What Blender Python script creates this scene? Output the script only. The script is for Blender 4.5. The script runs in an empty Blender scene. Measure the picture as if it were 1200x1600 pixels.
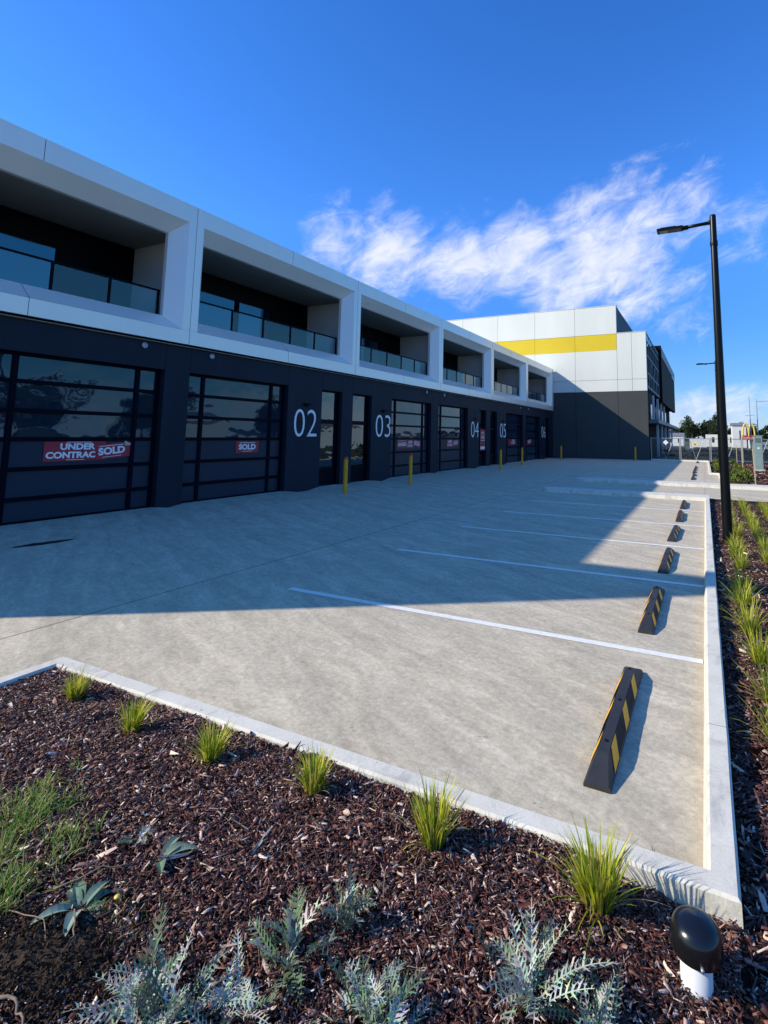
import bpy, math, random
import numpy as np
from mathutils import Vector, Matrix, noise
random.seed(7); rng = np.random.default_rng(7)
scn = bpy.context.scene
col = scn.collection
PI = math.pi

# ------------------------------------------------------------------ materials
def new_mat(name):
    m = bpy.data.materials.new(name); m.use_nodes = True
    nt = m.node_tree; b = nt.nodes['Principled BSDF']
    return m, nt, b
def N(nt, typ, **kw):
    n = nt.nodes.new(typ)
    for k, v in kw.items():
        if k.startswith('i_'):
            key = k[2:]
            key = int(key) if key.isdigit() else key.replace('_', ' ')
            n.inputs[key].default_value = v
        else: setattr(n, k, v)
    return n
def L(nt, a, b): nt.links.new(a, b)
def ramp(nt, fac, stops, interp='LINEAR'):
    r = nt.nodes.new('ShaderNodeValToRGB'); r.color_ramp.interpolation = interp
    els = r.color_ramp.elements
    while len(els) < len(stops): els.new(0.5)
    for e, (p, c) in zip(els, stops):
        e.position = p; e.color = (c[0], c[1], c[2], 1) if hasattr(c, '__len__') else (c, c, c, 1)
    L(nt, fac, r.inputs[0]); return r.outputs[0]
def mixc(nt, fac, a, b, mode='MIX'):
    n = nt.nodes.new('ShaderNodeMix'); n.data_type = 'RGBA'; n.blend_type = mode
    for s, v in ((0, fac), (6, a), (7, b)):
        if isinstance(v, bpy.types.NodeSocket): L(nt, v, n.inputs[s])
        else: n.inputs[s].default_value = v if s == 0 else (v[0], v[1], v[2], 1)
    return n.outputs[2]
def objcoord(nt, scale=(1, 1, 1), rot=(0, 0, 0)):
    t = nt.nodes.new('ShaderNodeTexCoord'); mp = nt.nodes.new('ShaderNodeMapping')
    mp.inputs['Scale'].default_value = scale
    g = nt.nodes.new('ShaderNodeNewGeometry'); src = g.outputs['Position']
    if any(rot):
        m0 = nt.nodes.new('ShaderNodeMapping'); m0.inputs['Rotation'].default_value = rot; L(nt, src, m0.inputs[0]); src = m0.outputs[0]
    L(nt, src, mp.inputs[0]); return mp.outputs[0]
def noi(nt, vec, scale, detail=5, rough=.55, dist=0.):
    n = nt.nodes.new('ShaderNodeTexNoise')
    n.inputs['Scale'].default_value = scale; n.inputs['Detail'].default_value = detail
    n.inputs['Roughness'].default_value = rough; n.inputs['Distortion'].default_value = dist
    L(nt, vec, n.inputs['Vector']); return n.outputs[0]
def bump(nt, b, h, strength=.3, dist=.01):
    n = nt.nodes.new('ShaderNodeBump'); n.inputs['Strength'].default_value = strength
    n.inputs['Distance'].default_value = dist
    L(nt, h, n.inputs['Height']); L(nt, n.outputs[0], b.inputs['Normal'])
def paint(name, c, rough=.5, var=.12, scale=3., bumpy=.0, metal=0., spec=.5, streak=False):
    m, nt, b = new_mat(name)
    v = objcoord(nt, (1, 1, .18) if streak else (1, 1, 1))
    f = noi(nt, v, scale, 6, .6)
    f2 = noi(nt, v, scale * 14, 3, .6)
    lo = [x * (1 - var) for x in c]; hi = [min(1, x * (1 + var)) for x in c]
    cc = ramp(nt, f, [(.3, lo), (.7, hi)])
    cc = mixc(nt, var * .6, cc, ramp(nt, f2, [(.35, [x * .6 for x in c]), (.65, hi)]))
    L(nt, cc, b.inputs['Base Color']); b.inputs['Roughness'].default_value = rough
    b.inputs['Metallic'].default_value = metal; b.inputs['Specular IOR Level'].default_value = spec
    if bumpy: bump(nt, b, f2, bumpy, .01)
    return m

def concrete_mat():
    m, nt, b = new_mat('pavement_concrete')
    P = objcoord(nt)
    warp = noi(nt, P, .35, 3, .5)
    big = noi(nt, P, .55, 6, .62, 1.6)
    swirl = noi(nt, objcoord(nt, (.7, 2.6, 1), (0, 0, .45)), .9, 7, .66, 2.0)
    fine = noi(nt, P, 9., 7, .75, .6)
    grain = noi(nt, P, 90., 3, .8)
    c = ramp(nt, big, [(.30, (.315, .278, .232)), (.5, (.375, .335, .282)), (.68, (.44, .402, .345))])
    c = mixc(nt, .55, c, ramp(nt, swirl, [(.32, (.27, .242, .205)), (.5, (.38, .342, .29)), (.66, (.475, .437, .38))]))
    c = mixc(nt, .42, c, ramp(nt, fine, [(.36, (.19, .165, .135)), (.50, (.38, .345, .295)), (.62, (.56, .52, .455))]))
    blot = noi(nt, objcoord(nt, (.5, 1.5, 1), (0, 0, .5)), 4.0, 9, .72, 1.2)
    c = mixc(nt, .34, c, ramp(nt, blot, [(.38, (.22, .195, .165)), (.5, (.38, .345, .295)), (.60, (.54, .505, .45))]))
    spots = ramp(nt, noi(nt, P, 6.5, 2, .5), [(.735, 0), (.76, .55)])
    c = mixc(nt, spots, c, (.10, .085, .07))
    tyre = ramp(nt, noi(nt, objcoord(nt, (.25, 2.2, 1), (0, 0, .55)), .9, 4, .5, .3), [(.56, 0), (.66, .22)])
    c = mixc(nt, tyre, c, (.20, .18, .16))
    c = mixc(nt, .28, c, ramp(nt, grain, [(.3, (.17, .15, .125)), (.7, (.56, .52, .46))]))
    wv = N(nt, 'ShaderNodeTexWave', wave_type='BANDS', bands_direction='Y', wave_profile='SAW'); L(nt, objcoord(nt, (.75, 1, 0), (0, 0, .48)), wv.inputs[0])
    wv.inputs['Scale'].default_value = .40; wv.inputs['Distortion'].default_value = 3.6; wv.inputs['Detail'].default_value = 4; wv.inputs['Detail Scale'].default_value = .5; wv.inputs['Detail Roughness'].default_value = .6
    c = mixc(nt, .20, c, ramp(nt, wv.outputs['Fac'], [(.0, (.33, .30, .26)), (.55, (.41, .375, .32)), (.97, (.50, .465, .41)), (1., (.38, .35, .31))]))
    c = mixc(nt, 1., c, (1.50, 1.40, 1.16), 'MULTIPLY')
    mot = noi(nt, objcoord(nt, (.55, 1.7, 1), (0, 0, .42)), 1.6, 13, .72, 1.0)
    c = mixc(nt, 1., c, ramp(nt, mot, [(.36, (.86, .86, .87)), (.5, (1.0, 1.0, .99)), (.62, (1.14, 1.13, 1.11))]), 'MULTIPLY')
    c = mixc(nt, 1., c, ramp(nt, noi(nt, P, 24, 9, .75), [(.34, (.80, .80, .80)), (.66, (1.19, 1.19, 1.18))]), 'MULTIPLY')
    scr = ramp(nt, noi(nt, objcoord(nt, (1, 9, 1), (0, 0, .9)), 3.2, 6, .7, 1.5), [(.62, 0), (.72, .35)])
    c = mixc(nt, scr, c, (.66, .63, .57))
    # rusty sediment close to the kerb line x = 0
    sep = N(nt, 'ShaderNodeSeparateXYZ'); L(nt, P, sep.inputs[0])
    ma = N(nt, 'ShaderNodeMath', operation='ADD'); L(nt, sep.outputs[0], ma.inputs[0])
    mm = N(nt, 'ShaderNodeMath', operation='MULTIPLY'); L(nt, fine, mm.inputs[0]); mm.inputs[1].default_value = .35
    L(nt, mm.outputs[0], ma.inputs[1])
    stain = ramp(nt, ma.outputs[0], [(0.0, 0), (.11, .0), (.17, .35), (.21, .45), (.24, 0.)])
    c = mixc(nt, stain, c, (.50, .38, .26))
    def line(axis, pos, w, dark=.8):
        s = N(nt, 'ShaderNodeMath', operation='SUBTRACT'); L(nt, sep.outputs[axis], s.inputs[0]); s.inputs[1].default_value = pos
        s1 = N(nt, 'ShaderNodeMath', operation='ADD'); L(nt, s.outputs[0], s1.inputs[0])
        w1 = N(nt, 'ShaderNodeMath', operation='MULTIPLY_ADD'); L(nt, fine, w1.inputs[0]); w1.inputs[1].default_value = .02; w1.inputs[2].default_value = -.01
        L(nt, w1.outputs[0], s1.inputs[1])
        a = N(nt, 'ShaderNodeMath', operation='ABSOLUTE'); L(nt, s1.outputs[0], a.inputs[0])
        l = N(nt, 'ShaderNodeMath', operation='LESS_THAN'); L(nt, a.outputs[0], l.inputs[0]); l.inputs[1].default_value = w
        k = N(nt, 'ShaderNodeMath', operation='MULTIPLY'); L(nt, l.outputs[0], k.inputs[0]); k.inputs[1].default_value = dark
        return k.outputs[0]
    for ax, p, w, d in ((0, -5.95, .011, .85), (1, 5.24, .004, .45), (1, 10.45, .005, .45), (1, 20., .007, .5), (1, 31.5, .008, .5), (0, -10.9, .006, .4), (1, -1.2, .005, .5)):
        c = mixc(nt, line(ax, p, w, d), c, (.13, .11, .09))
    L(nt, c, b.inputs['Base Color'])
    b.inputs['Roughness'].default_value = .88; b.inputs['Specular IOR Level'].default_value = .25
    bump(nt, b, mixc(nt, .5, fine, grain), .35, .006)
    return m

def kerb_mat():
    m, nt, b = new_mat('kerb_concrete')
    P = objcoord(nt)
    f = noi(nt, P, 3.5, 7, .7, .8); g = noi(nt, P, 70, 3, .8)
    c = ramp(nt, f, [(.3, (.58, .52, .41)), (.48, (.78, .71, .56)), (.7, (.88, .81, .65))])
    c = mixc(nt, .2, c, ramp(nt, g, [(.3, (.2, .19, .17)), (.65, (.75, .73, .68))]))
    smg = ramp(nt, noi(nt, objcoord(nt, (2, .7, 1)), 3.2, 5, .65), [(.56, 0), (.68, .55)])
    c = mixc(nt, smg, c, (.36, .35, .32))
    sp = N(nt, 'ShaderNodeSeparateXYZ'); L(nt, P, sp.inputs[0])
    for ax in (0, 1):
        ofs = N(nt, 'ShaderNodeMath', operation='ADD'); L(nt, sp.outputs[ax], ofs.inputs[0]); ofs.inputs[1].default_value = 1.13
        md = N(nt, 'ShaderNodeMath', operation='FLOORED_MODULO'); L(nt, ofs.outputs[0], md.inputs[0]); md.inputs[1].default_value = 2.43
        lt = N(nt, 'ShaderNodeMath', operation='LESS_THAN'); L(nt, md.outputs[0], lt.inputs[0]); lt.inputs[1].default_value = .007
        lf = N(nt, 'ShaderNodeMath', operation='MULTIPLY'); L(nt, lt.outputs[0], lf.inputs[0]); lf.inputs[1].default_value = .75
        c = mixc(nt, lf.outputs[0], c, (.12, .11, .09))
    pores = ramp(nt, noi(nt, P, 26, 4, .7), [(.66, 0), (.72, .5)])
    c = mixc(nt, pores, c, (.2, .19, .17))
    L(nt, c, b.inputs['Base Color']); b.inputs['Roughness'].default_value = .9
    b.inputs['Specular IOR Level'].default_value = .25
    bump(nt, b, g, .5, .004); return m

def coated(m, ior, rough, wav):
    nt = m.node_tree; b = nt.nodes['Principled BSDF']
    b.inputs['Coat Weight'].default_value = 1.; b.inputs['Coat IOR'].default_value = ior; b.inputs['Coat Roughness'].default_value = rough
    n = nt.nodes.new('ShaderNodeBump'); n.inputs['Strength'].default_value = 1.; n.inputs['Distance'].default_value = wav
    L(nt, noi(nt, objcoord(nt), 1.1, 2, .4), n.inputs['Height']); L(nt, n.outputs[0], b.inputs['Coat Normal']); L(nt, n.outputs[0], b.inputs['Normal'])
def glass_mat(name, base, wave=.0, wscale=3., spec=.5, ior=1.5, rough=.02, tint=None):
    m, nt, b = new_mat(name)
    b.inputs['Base Color'].default_value = (*base, 1); b.inputs['Roughness'].default_value = rough
    b.inputs['IOR'].default_value = ior; b.inputs['Specular IOR Level'].default_value = spec
    if tint: b.inputs['Specular Tint'].default_value = (*tint, 1)
    if wave:
        P = objcoord(nt, (1, 1, 1.6)); bump(nt, b, noi(nt, P, wscale, 1, .4), 1., wave)
    return m
def clear_glass(name):
    m, nt, b = new_mat(name); nt.nodes.remove(b)
    out = nt.nodes['Material Output']
    t = N(nt, 'ShaderNodeBsdfTransparent'); t.inputs[0].default_value = (.62, .74, .80, 1)
    g = N(nt, 'ShaderNodeBsdfGlossy'); g.inputs['Roughness'].default_value = .02; g.inputs[0].default_value = (.75, .9, 1, 1)
    fr = N(nt, 'ShaderNodeFresnel'); fr.inputs[0].default_value = 1.85
    mx = N(nt, 'ShaderNodeMixShader'); L(nt, fr.outputs[0], mx.inputs[0]); L(nt, t.outputs[0], mx.inputs[1]); L(nt, g.outputs[0], mx.inputs[2])
    L(nt, mx.outputs[0], out.inputs[0]); return m
def leaf_mat(name, rough=.5, trans=.35, spec=.3):
    m, nt, b = new_mat(name)
    a = N(nt, 'ShaderNodeAttribute', attribute_name='Col')
    out = nt.nodes['Material Output']
    L(nt, a.outputs[0], b.inputs['Base Color']); b.inputs['Roughness'].default_value = rough
    b.inputs['Specular IOR Level'].default_value = spec
    t = N(nt, 'ShaderNodeBsdfTranslucent'); L(nt, a.outputs[0], t.inputs[0])
    mx = N(nt, 'ShaderNodeMixShader'); mx.inputs[0].default_value = trans
    L(nt, b.outputs[0], mx.inputs[1]); L(nt, t.outputs[0], mx.inputs[2]); L(nt, mx.outputs[0], out.inputs[0])
    return m
def soil_mat(name, dark, light, scale=14):
    m, nt, b = new_mat(name); P = objcoord(nt)
    f = noi(nt, P, scale, 8, .75, .5)
    L(nt, ramp(nt, f, [(.35, dark), (.68, light)]), b.inputs['Base Color']); b.inputs['Roughness'].default_value = .95
    b.inputs['Specular IOR Level'].default_value = .15
    bump(nt, b, f, .8, .03); return m

M = dict(
    concrete=concrete_mat(), kerb=kerb_mat(),
    line=paint('line_paint', (.93, .88, .76), .6, .10, 18, .1),
    white_panel=paint('white_cladding', (.92, .89, .80), .30, .035, .8, spec=.9, streak=True),
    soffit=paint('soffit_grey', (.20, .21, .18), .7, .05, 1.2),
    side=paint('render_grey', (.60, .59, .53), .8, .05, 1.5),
    navy=paint('navy_precast', (.015, .022, .036), .6, .14, .9, .05, spec=.16, streak=True),
    joint=paint('joint_sealant', (.004, .004, .006), .8, .1, spec=.1),
    black=paint('black_aluminium', (.002, .002, .004), .5, .1, spec=.08),
    navy_frame=paint('navy_aluminium', (.0015, .002, .010), .5, .1, spec=.06),
    tan=paint('flashing_tan', (.34, .26, .2), .5, .1),
    far_white=paint('white_precast', (.80, .79, .70), .7, .06, .35, .05, streak=True),
    far_dark=paint('charcoal_precast', (.058, .062, .062), .85, .08, .5, .05),
    far_navy=paint('side_grey_precast', (.10, .12, .15), .75, .08, .5),
    stripe=paint('yellow_band_paint', (.80, .56, .012), .6, .04, .6),
    roof=paint('roof_metal', (.5, .5, .5), .6, .1),
    yellow=paint('bollard_yellow', (.80, .36, .005), .45, .12, 6),
    orange=paint('bollard_cap_red', (.45, .07, .03), .5, .1, 6),
    rubber=paint('black_rubber', (.028, .028, .029), .62, .35, 9, .3),
    reflect=paint('yellow_reflective', (.95, .43, .01), .5, .07, 22, .1),
    pole=paint('black_powdercoat', (.004, .004, .005), .35, .2, 5, spec=.25),
    lens=paint('lamp_lens', (.30, .30, .24), .3, .1),
    galv=paint('galvanised', (.42, .43, .44), .45, .15, 8, metal=.6),
    red=paint('sign_red', (.42, .012, .035), .45, .06, 4),
    signwhite=paint('sign_white', (.90, .90, .88), .5, .03, 4),
    number=paint('number_white', (.95, .94, .90), .5, .03, 4),
    pvc=paint('white_pvc', (.78, .78, .77), .4, .06, 12),
    blackcap=paint('gloss_black_plastic', (.008, .008, .010), .22, .2, 10, spec=.6),
    cabinet=paint('cabinet_green', (.26, .36, .33), .55, .08, 3),
    wood=paint('timber_stake', (.55, .43, .27), .8, .2, 12),
    bark=paint('bark', (.10, .075, .055), .9, .3, 6, .5),
    steel_dark=paint('dark_steel', (.008, .008, .010), .7, .2, 3, spec=.15),
    fascia=paint('fascia_grey', (.22, .25, .25), .5, .08, 2),
    brownpost=paint('brown_render', (.08, .045, .035), .7, .1, 2),
    archyellow=paint('arch_yellow', (.85, .60, .12), .4, .04, 4),
    archred=paint('arch_red', (.55, .015, .02), .4, .04, 4),
    twig=paint('dry_twig', (.30, .21, .14), .9, .3, 30, .3),
    stain=paint('oil_stain', (.012, .010, .010), .45, .2, 12),
    house=paint('pale_wall', (.70, .69, .65), .8, .05, 1),
    hroof=paint('grey_roof', (.2, .2, .21), .7, .1, 2),
    soil=soil_mat('bed_soil', (.012, .006, .005), (.055, .026, .020), 16),
    clod=soil_mat('clod_soil', (.035, .022, .015), (.13, .085, .055), 26),
    ground=soil_mat('rough_ground', (.045, .055, .03), (.12, .125, .085), 1.5),
    door_glass=glass_mat('door_acrylic', (.012, .022, .040), .009, 1.3, .5, 1.65, .02, (.40, .72, 1.)),
    door_glass_low=glass_mat('door_acrylic_frosted', (.030, .042, .062), .006, 1.2, .2, 1.4, .3, (.7, .85, 1.)),
    win_glass=glass_mat('window_glass', (.004, .006, .010), .004, 2.2, .6, 1.85, .02, (.5, .75, 1.)),
    balcony_glass=glass_mat('balcony_tinted_glass', (.001, .008, .022), .003, 1.2, .7, 2.0, .02, (.35, .75, 1.0)),
    clear=clear_glass('balustrade_glass'),
    blade=leaf_mat('blade_leaf', .45, .4), silver=leaf_mat('silver_leaf', .7, .15, .15), foliage=leaf_mat('tree_leaf', .6, .25, .2),
)
coated(M['white_panel'], 2.0, .28, .008)
def chip_mat():
    m, nt, b = new_mat('bark_chip')
    a = N(nt, 'ShaderNodeAttribute', attribute_name='Col')
    g = noi(nt, objcoord(nt), 120, 3, .7)
    L(nt, mixc(nt, .5, a.outputs[0], mixc(nt, 1., a.outputs[0], ramp(nt, g, [(.3, .35), (.7, 1.5)]), 'MULTIPLY')), b.inputs['Base Color'])
    b.inputs['Roughness'].default_value = .55; b.inputs['Specular IOR Level'].default_value = .45
    bump(nt, b, g, .5, .004); return m
M['chip'] = chip_mat()

# ------------------------------------------------------------------ mesh helpers
class MB:
    def __init__(s): s.v = []; s.f = []; s.c = []; s.mi = []; s.mat = 0
    def quad(s, *p, c=None):
        i = len(s.v); s.v += [tuple(q) for q in p]; s.f.append(tuple(range(i, i + len(p)))); s.mi.append(s.mat)
        if c is not None: s.c += [c] * len(p)
        return s
    def box(s, x0, x1, y0, y1, z0, z1):
        i = len(s.v)
        s.v += [(x0, y0, z0), (x1, y0, z0), (x1, y1, z0), (x0, y1, z0), (x0, y0, z1), (x1, y0, z1), (x1, y1, z1), (x0, y1, z1)]
        for f in ((0, 3, 2, 1), (4, 5, 6, 7), (0, 1, 5, 4), (1, 2, 6, 5), (2, 3, 7, 6), (3, 0, 4, 7)):
            s.f.append(tuple(i + k for k in f)); s.mi.append(s.mat)
        return s
    def tube(s, pts, rads, n=10, cap=True):
        pts = [Vector(p) for p in pts]
        if not hasattr(rads, '__len__'): rads = [rads] * len(pts)
        i0 = len(s.v); up = None
        for k, p in enumerate(pts):
            d = (pts[min(k + 1, len(pts) - 1)] - pts[max(k - 1, 0)]).normalized()
            if up is None: up = Vector((0, 0, 1)) if abs(d.z) < .9 else Vector((1, 0, 0))
            a = d.cross(up).normalized(); b = a.cross(d).normalized(); up = b if abs(d.z) < 2 else up
            for j in range(n):
                t = 2 * PI * j / n; q = p + a * math.cos(t) * rads[k] + b * math.sin(t) * rads[k]
                s.v.append(tuple(q))
        for k in range(len(pts) - 1):
            for j in range(n):
                a0 = i0 + k * n + j; a1 = i0 + k * n + (j + 1) % n
                s.f.append((a0, a1, a1 + n, a0 + n)); s.mi.append(s.mat)
        if cap:
            s.f.append(tuple(i0 + j for j in range(n))[::-1]); s.mi.append(s.mat)
            e = i0 + (len(pts) - 1) * n; s.f.append(tuple(e + j for j in range(n))); s.mi.append(s.mat)
        return s
    def lathe(s, prof, c=(0, 0, 0), n=24):
        i0 = len(s.v)
        for r, z in prof:
            for j in range(n):
                t = 2 * PI * j / n; s.v.append((c[0] + r * math.cos(t), c[1] + r * math.sin(t), c[2] + z))
        for k in range(len(prof) - 1):
            for j in range(n):
                a0 = i0 + k * n + j; a1 = i0 + k * n + (j + 1) % n
                s.f.append((a0, a1, a1 + n, a0 + n)); s.mi.append(s.mat)
        return s
    def prism(s, prof, y0, y1, inset=0.):
        """profile of (x, z) extruded along y"""
        n = len(prof); i = len(s.v)
        s.v += [(x, y0, z) for x, z in prof] + [(x, y1, z) for x, z in prof]
        for k in range(n):
            s.f.append((i + k, i + (k + 1) % n, i + n + (k + 1) % n, i + n + k)); s.mi.append(s.mat)
        s.f.append(tuple(i + k for k in range(n))[::-1]); s.f.append(tuple(i + n + k for k in range(n))); s.mi += [s.mat] * 2
        return s
    def build(s, name, mat, parent=None, smooth=False, bevel=0., recalc=True):
        me = bpy.data.meshes.new(name); me.from_pydata(s.v, [], s.f)
        mats = mat if isinstance(mat, (list, tuple)) else [mat]
        for m in mats: me.materials.append(m)
        if len(mats) > 1: me.polygons.foreach_set('material_index', s.mi)
        if s.c and len(s.c) == len(s.v):
            ca = me.color_attributes.new('Col', 'FLOAT_COLOR', 'POINT')
            ca.data.foreach_set('color', np.array([(*c, 1) for c in s.c], dtype=np.float32).ravel())
        if smooth: me.polygons.foreach_set('use_smooth', [True] * len(me.polygons))
        if recalc and not s.c:
            import bmesh
            bm = bmesh.new(); bm.from_mesh(me); bmesh.ops.recalc_face_normals(bm, faces=bm.faces); bm.to_mesh(me); bm.free()
        me.update()
        o = bpy.data.objects.new(name, me); col.objects.link(o)
        if parent: o.parent = parent
        if bevel:
            md = o.modifiers.new('bevel', 'BEVEL'); md.width = bevel; md.segments = 2; md.limit_method = 'ANGLE'
        return o
def tag(o, label=None, cat=None, group=None, kind=None):
    if label: o['label'] = label
    if cat: o['category'] = cat
    if group: o['group'] = group
    if kind: o['kind'] = kind
    return o
def empty(name, loc, label, cat, group=None, rz=0):
    o = bpy.data.objects.new(name, None); o.empty_display_size = .2; o.location = loc; o.rotation_euler = (0, 0, rz)
    col.objects.link(o); return tag(o, label, cat, group)
def copy_tree(o, parent=None):
    c = o.copy(); col.objects.link(c)
    if parent: c.parent = parent
    for ch in list(o.children): copy_tree(ch, c)
    return c
def txt(body, h, name, mat, parent, mtx, sx=1., bold=0., thick=.004, align='LEFT', spacing=1., width=None):
    cu = bpy.data.curves.new(name, 'FONT'); cu.body = body; cu.size = 1; cu.align_x = align
    cu.offset = bold; cu.extrude = 0.; cu.space_character = spacing; cu.resolution_u = 4
    t = bpy.data.objects.new('tmp', cu); col.objects.link(t)
    me = bpy.data.meshes.new_from_object(t.evaluated_get(bpy.context.evaluated_depsgraph_get()))
    bpy.data.objects.remove(t); bpy.data.curves.remove(cu)
    co = np.array([v.co[:] for v in me.vertices]); mn = co.min(0); mx = co.max(0)
    H = mx[1] - mn[1]; s = h / H
    if width: sx = width / ((mx[0] - mn[0]) * s)
    x0 = mn[0] if align == 'LEFT' else (mn[0] + mx[0]) / 2
    for v in me.vertices: v.co = Vector(((v.co.x - x0) * s * sx, (v.co.y - mn[1]) * s, thick))
    me.transform(mtx); me.materials.clear(); me.materials.append(mat); me.name = name
    o = bpy.data.objects.new(name, me); col.objects.link(o)
    if parent: o.parent = parent
    return o
def face_x(x, y, z, rot=0):  # text plane facing +X, reading along +Y
    return Matrix.Translation((x, y, z)) @ Matrix(((0, 0, 1, 0), (1, 0, 0, 0), (0, 1, 0, 0), (0, 0, 0, 1))) @ Matrix.Rotation(rot, 4, 'Z')

# ------------------------------------------------------------------ ground, pavement, kerbs, lines
g = MB(); R_ = 1500
g.quad((-R_, -R_, -.13), (R_, -R_, -.13), (R_, R_, -.13), (-R_, R_, -.13))
tag(g.build('ground', M['ground']), kind='structure')

doors = [(2.58, 6.45), (7.21, 11.08), (17.76, 21.63), (22.5, 26.38), (33.25, 37.1), (37.9, 41.8)]
wins = [(12.87, 14.08), (14.80, 16.14), (28.12, 29.36), (30.05, 31.35), (43.75, 44.95)]
def wallz(y):
    d = min([max(a - y, y - b, 0) for a, b in doors + wins] + [9])
    t = min(1, d / .7); return -.085 * (t * t * (3 - 2 * t))
def pav(x0, x1, y0, y1, nx, ny, m=None):
    mb = MB(); xs = np.linspace(x0, x1, nx + 1); ys = np.linspace(y0, y1, ny + 1)
    i = len(mb.v)
    for x in xs:
        for y in ys:
            t = max(0, min(1, (-11.2 - x) / 1.3)); t = t * t * (3 - 2 * t)
            z = wallz(y) * t
            mb.v.append((x, y, z))
    for a in range(nx):
        for b_ in range(ny):
            k = i + a * (ny + 1) + b_
            mb.f.append((k, k + ny + 1, k + ny + 2, k + 1)); mb.mi.append(0)
    return mb
mb = pav(-13.3, 0.012, .045, 46.24, 100, 460)
i = len(mb.v); mb2 = pav(-13.3, -4.79, -16, .045, 66, 40)
off = len(mb.v); mb.v += mb2.v; mb.f += [tuple(k + off for k in f) for f in mb2.f]; mb.mi += mb2.mi
tag(mb.build('car_park_pavement', M['concrete'], smooth=True), kind='structure')
# cross driveway between the two bays and beyond the end kerb
mb = MB().quad((.012, 16.55, -.006), (30, 16.55, -.006), (30, 20.85, -.006), (.012, 20.85, -.006))
tag(mb.build('footpath', M['concrete']), kind='structure')
mb = MB().quad((.012, 20.9, -.003), (.652, 20.9, -.003), (.652, 29.15, -.003), (.012, 29.15, -.003)).quad((.012, 29.15, -.003), (.202, 29.15, -.003), (.202, 46.24, -.003), (.012, 46.24, -.003))
tag(mb.build('bay_end_pavement', M['concrete']), kind='structure')
mb = MB().quad((-4.3, 46.24, -.004), (.2, 46.24, -.004), (.2, 49.6, -.004), (-4.3, 49.6, -.004))
tag(mb.build('end_pavement', M['concrete']), kind='structure')

def kerb(name, pts, w0=0., top=.1, wid=.118, batter=.03, low=-.11, side=1):
    """kerb along a polyline; pavement side is the polyline, body lies to side*left normal"""
    pts = [Vector((x, y, 0)) for x, y in pts]; mb = MB(); n = len(pts)
    prof = [(0, -.02), (batter * .75, top - .012), (batter + .008, top), (batter + wid - .012, top), (batter + wid, top - .012), (batter + wid + .004, low)]
    rings = []
    # subdivide long runs so the edge can wander a little
    fine = [pts[0]]
    for a, b in zip(pts, pts[1:]):
        k = max(1, int((b - a).length / .35))
        for q in range(1, k + 1): fine.append(a.lerp(b, q / k))
    pts = fine; n = len(pts)
    for k, p in enumerate(pts):
        d0 = (p - pts[k - 1]).normalized() if k else (pts[1] - p).normalized()
        d1 = (pts[k + 1] - p).normalized() if k < n - 1 else d0
        n0 = Vector((-d0.y, d0.x, 0)) * side; n1 = Vector((-d1.y, d1.x, 0)) * side
        m = (n0 + n1); m = m / max(.3, m.length_squared) * 2
        w = noise.noise(p * 1.3) * .004
        rings.append([p + m * (o + w * (o > .02)) + Vector((0, 0, z + (w * .5 if z > 0 else 0))) for o, z in prof])
    for k in range(n - 1):
        for j in range(len(prof) - 1):
            mb.quad(rings[k][j], rings[k][j + 1], rings[k + 1][j + 1], rings[k + 1][j])
    for r in (rings[0], rings[-1]): mb.quad(*r)
    return tag(mb.build(name, M['kerb']), kind='structure')
# near bed kerb runs left-right (y = .05), right bed kerb runs away (x = 0); one continuous run
kerb('kerb', [(-4.80, -6.0), (-4.80, .045), (0, .045), (0, 15.75)], side=-1)
# raised strips between the bays, rounded at the aisle end
def strip(x0, x1, y0, y1, h=.11):
    mb = MB(); r = (y1 - y0) / 2; n = 10; out = []
    for k in range(n + 1):
        a = PI / 2 + PI * k / n; out.append((x0 + r + r * math.cos(a), (y0 + y1) / 2 + r * math.sin(a)))
    out += [(x1, y0), (x1, y1)]
    cx, cy = sum(p[0] for p in out) / len(out), sum(p[1] for p in out) / len(out)
    m = len(out); ins = []
    for x, y in out:
        ins.append((x + (.03 if x < x0 + r else 0), y + (.03 if y < cy else -.03)))
    for k in range(m):
        a, b = out[k], out[(k + 1) % m]; c, d = ins[k], ins[(k + 1) % m]
        mb.quad((*a, -.05), (*b, -.05), (*d, h), (*c, h))
    mb.quad(*[(*p, h) for p in ins])
    return tag(mb.build('raised_strip', M['kerb']), kind='structure')
strip(-5.3, .145, 15.68, 16.62)
strip(-5.3, 8.0, 20.75, 21.95)
kerb('kerb', [(.65, 21.9), (.65, 29.1), (.2, 29.2), (.2, 45.9), (-4.2, 46.3)][::-1], side=1)
# parking lines
def pline(y, x0=-4.72, x1=-.005, w=.10):
    mb = MB(); n = 40
    for k in range(n):
        a = x0 + (x1 - x0) * k / n; b = x0 + (x1 - x0) * (k + 1) / n
        mb.quad((a, y - w / 2, .004), (b, y - w / 2, .004), (b, y + w / 2, .004), (a, y + w / 2, .004))
    return tag(mb.build('parking_line', M['line']), kind='structure')
for k in range(1, 6): pline(2.6 * k)
for k in range(0, 9): pline(24.1 + 2.6 * k, -4.9, .15 if k > 1 else .6)
# oil stain on the apron by the first door
mb = MB(); pts = []
for k in range(26):
    t = k / 25; x = -10.42 + .12 * t; y = 2.22 + .95 * t
    w = .12 * math.sin(PI * min(1, t * 1.05)) ** .6 * (1 + .5 * noise.noise(Vector((t * 9, 0, 0)))) + .004
    pts.append((x, y, w))
for a, b in zip(pts, pts[1:]):
    mb.quad((a[0] - a[2], a[1], .004), (b[0] - b[2], b[1], .004), (b[0] + b[2], b[1], .004), (a[0] + a[2], a[1], .004))
tag(mb.build('oil_stain', M['stain']), kind='structure')

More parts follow.
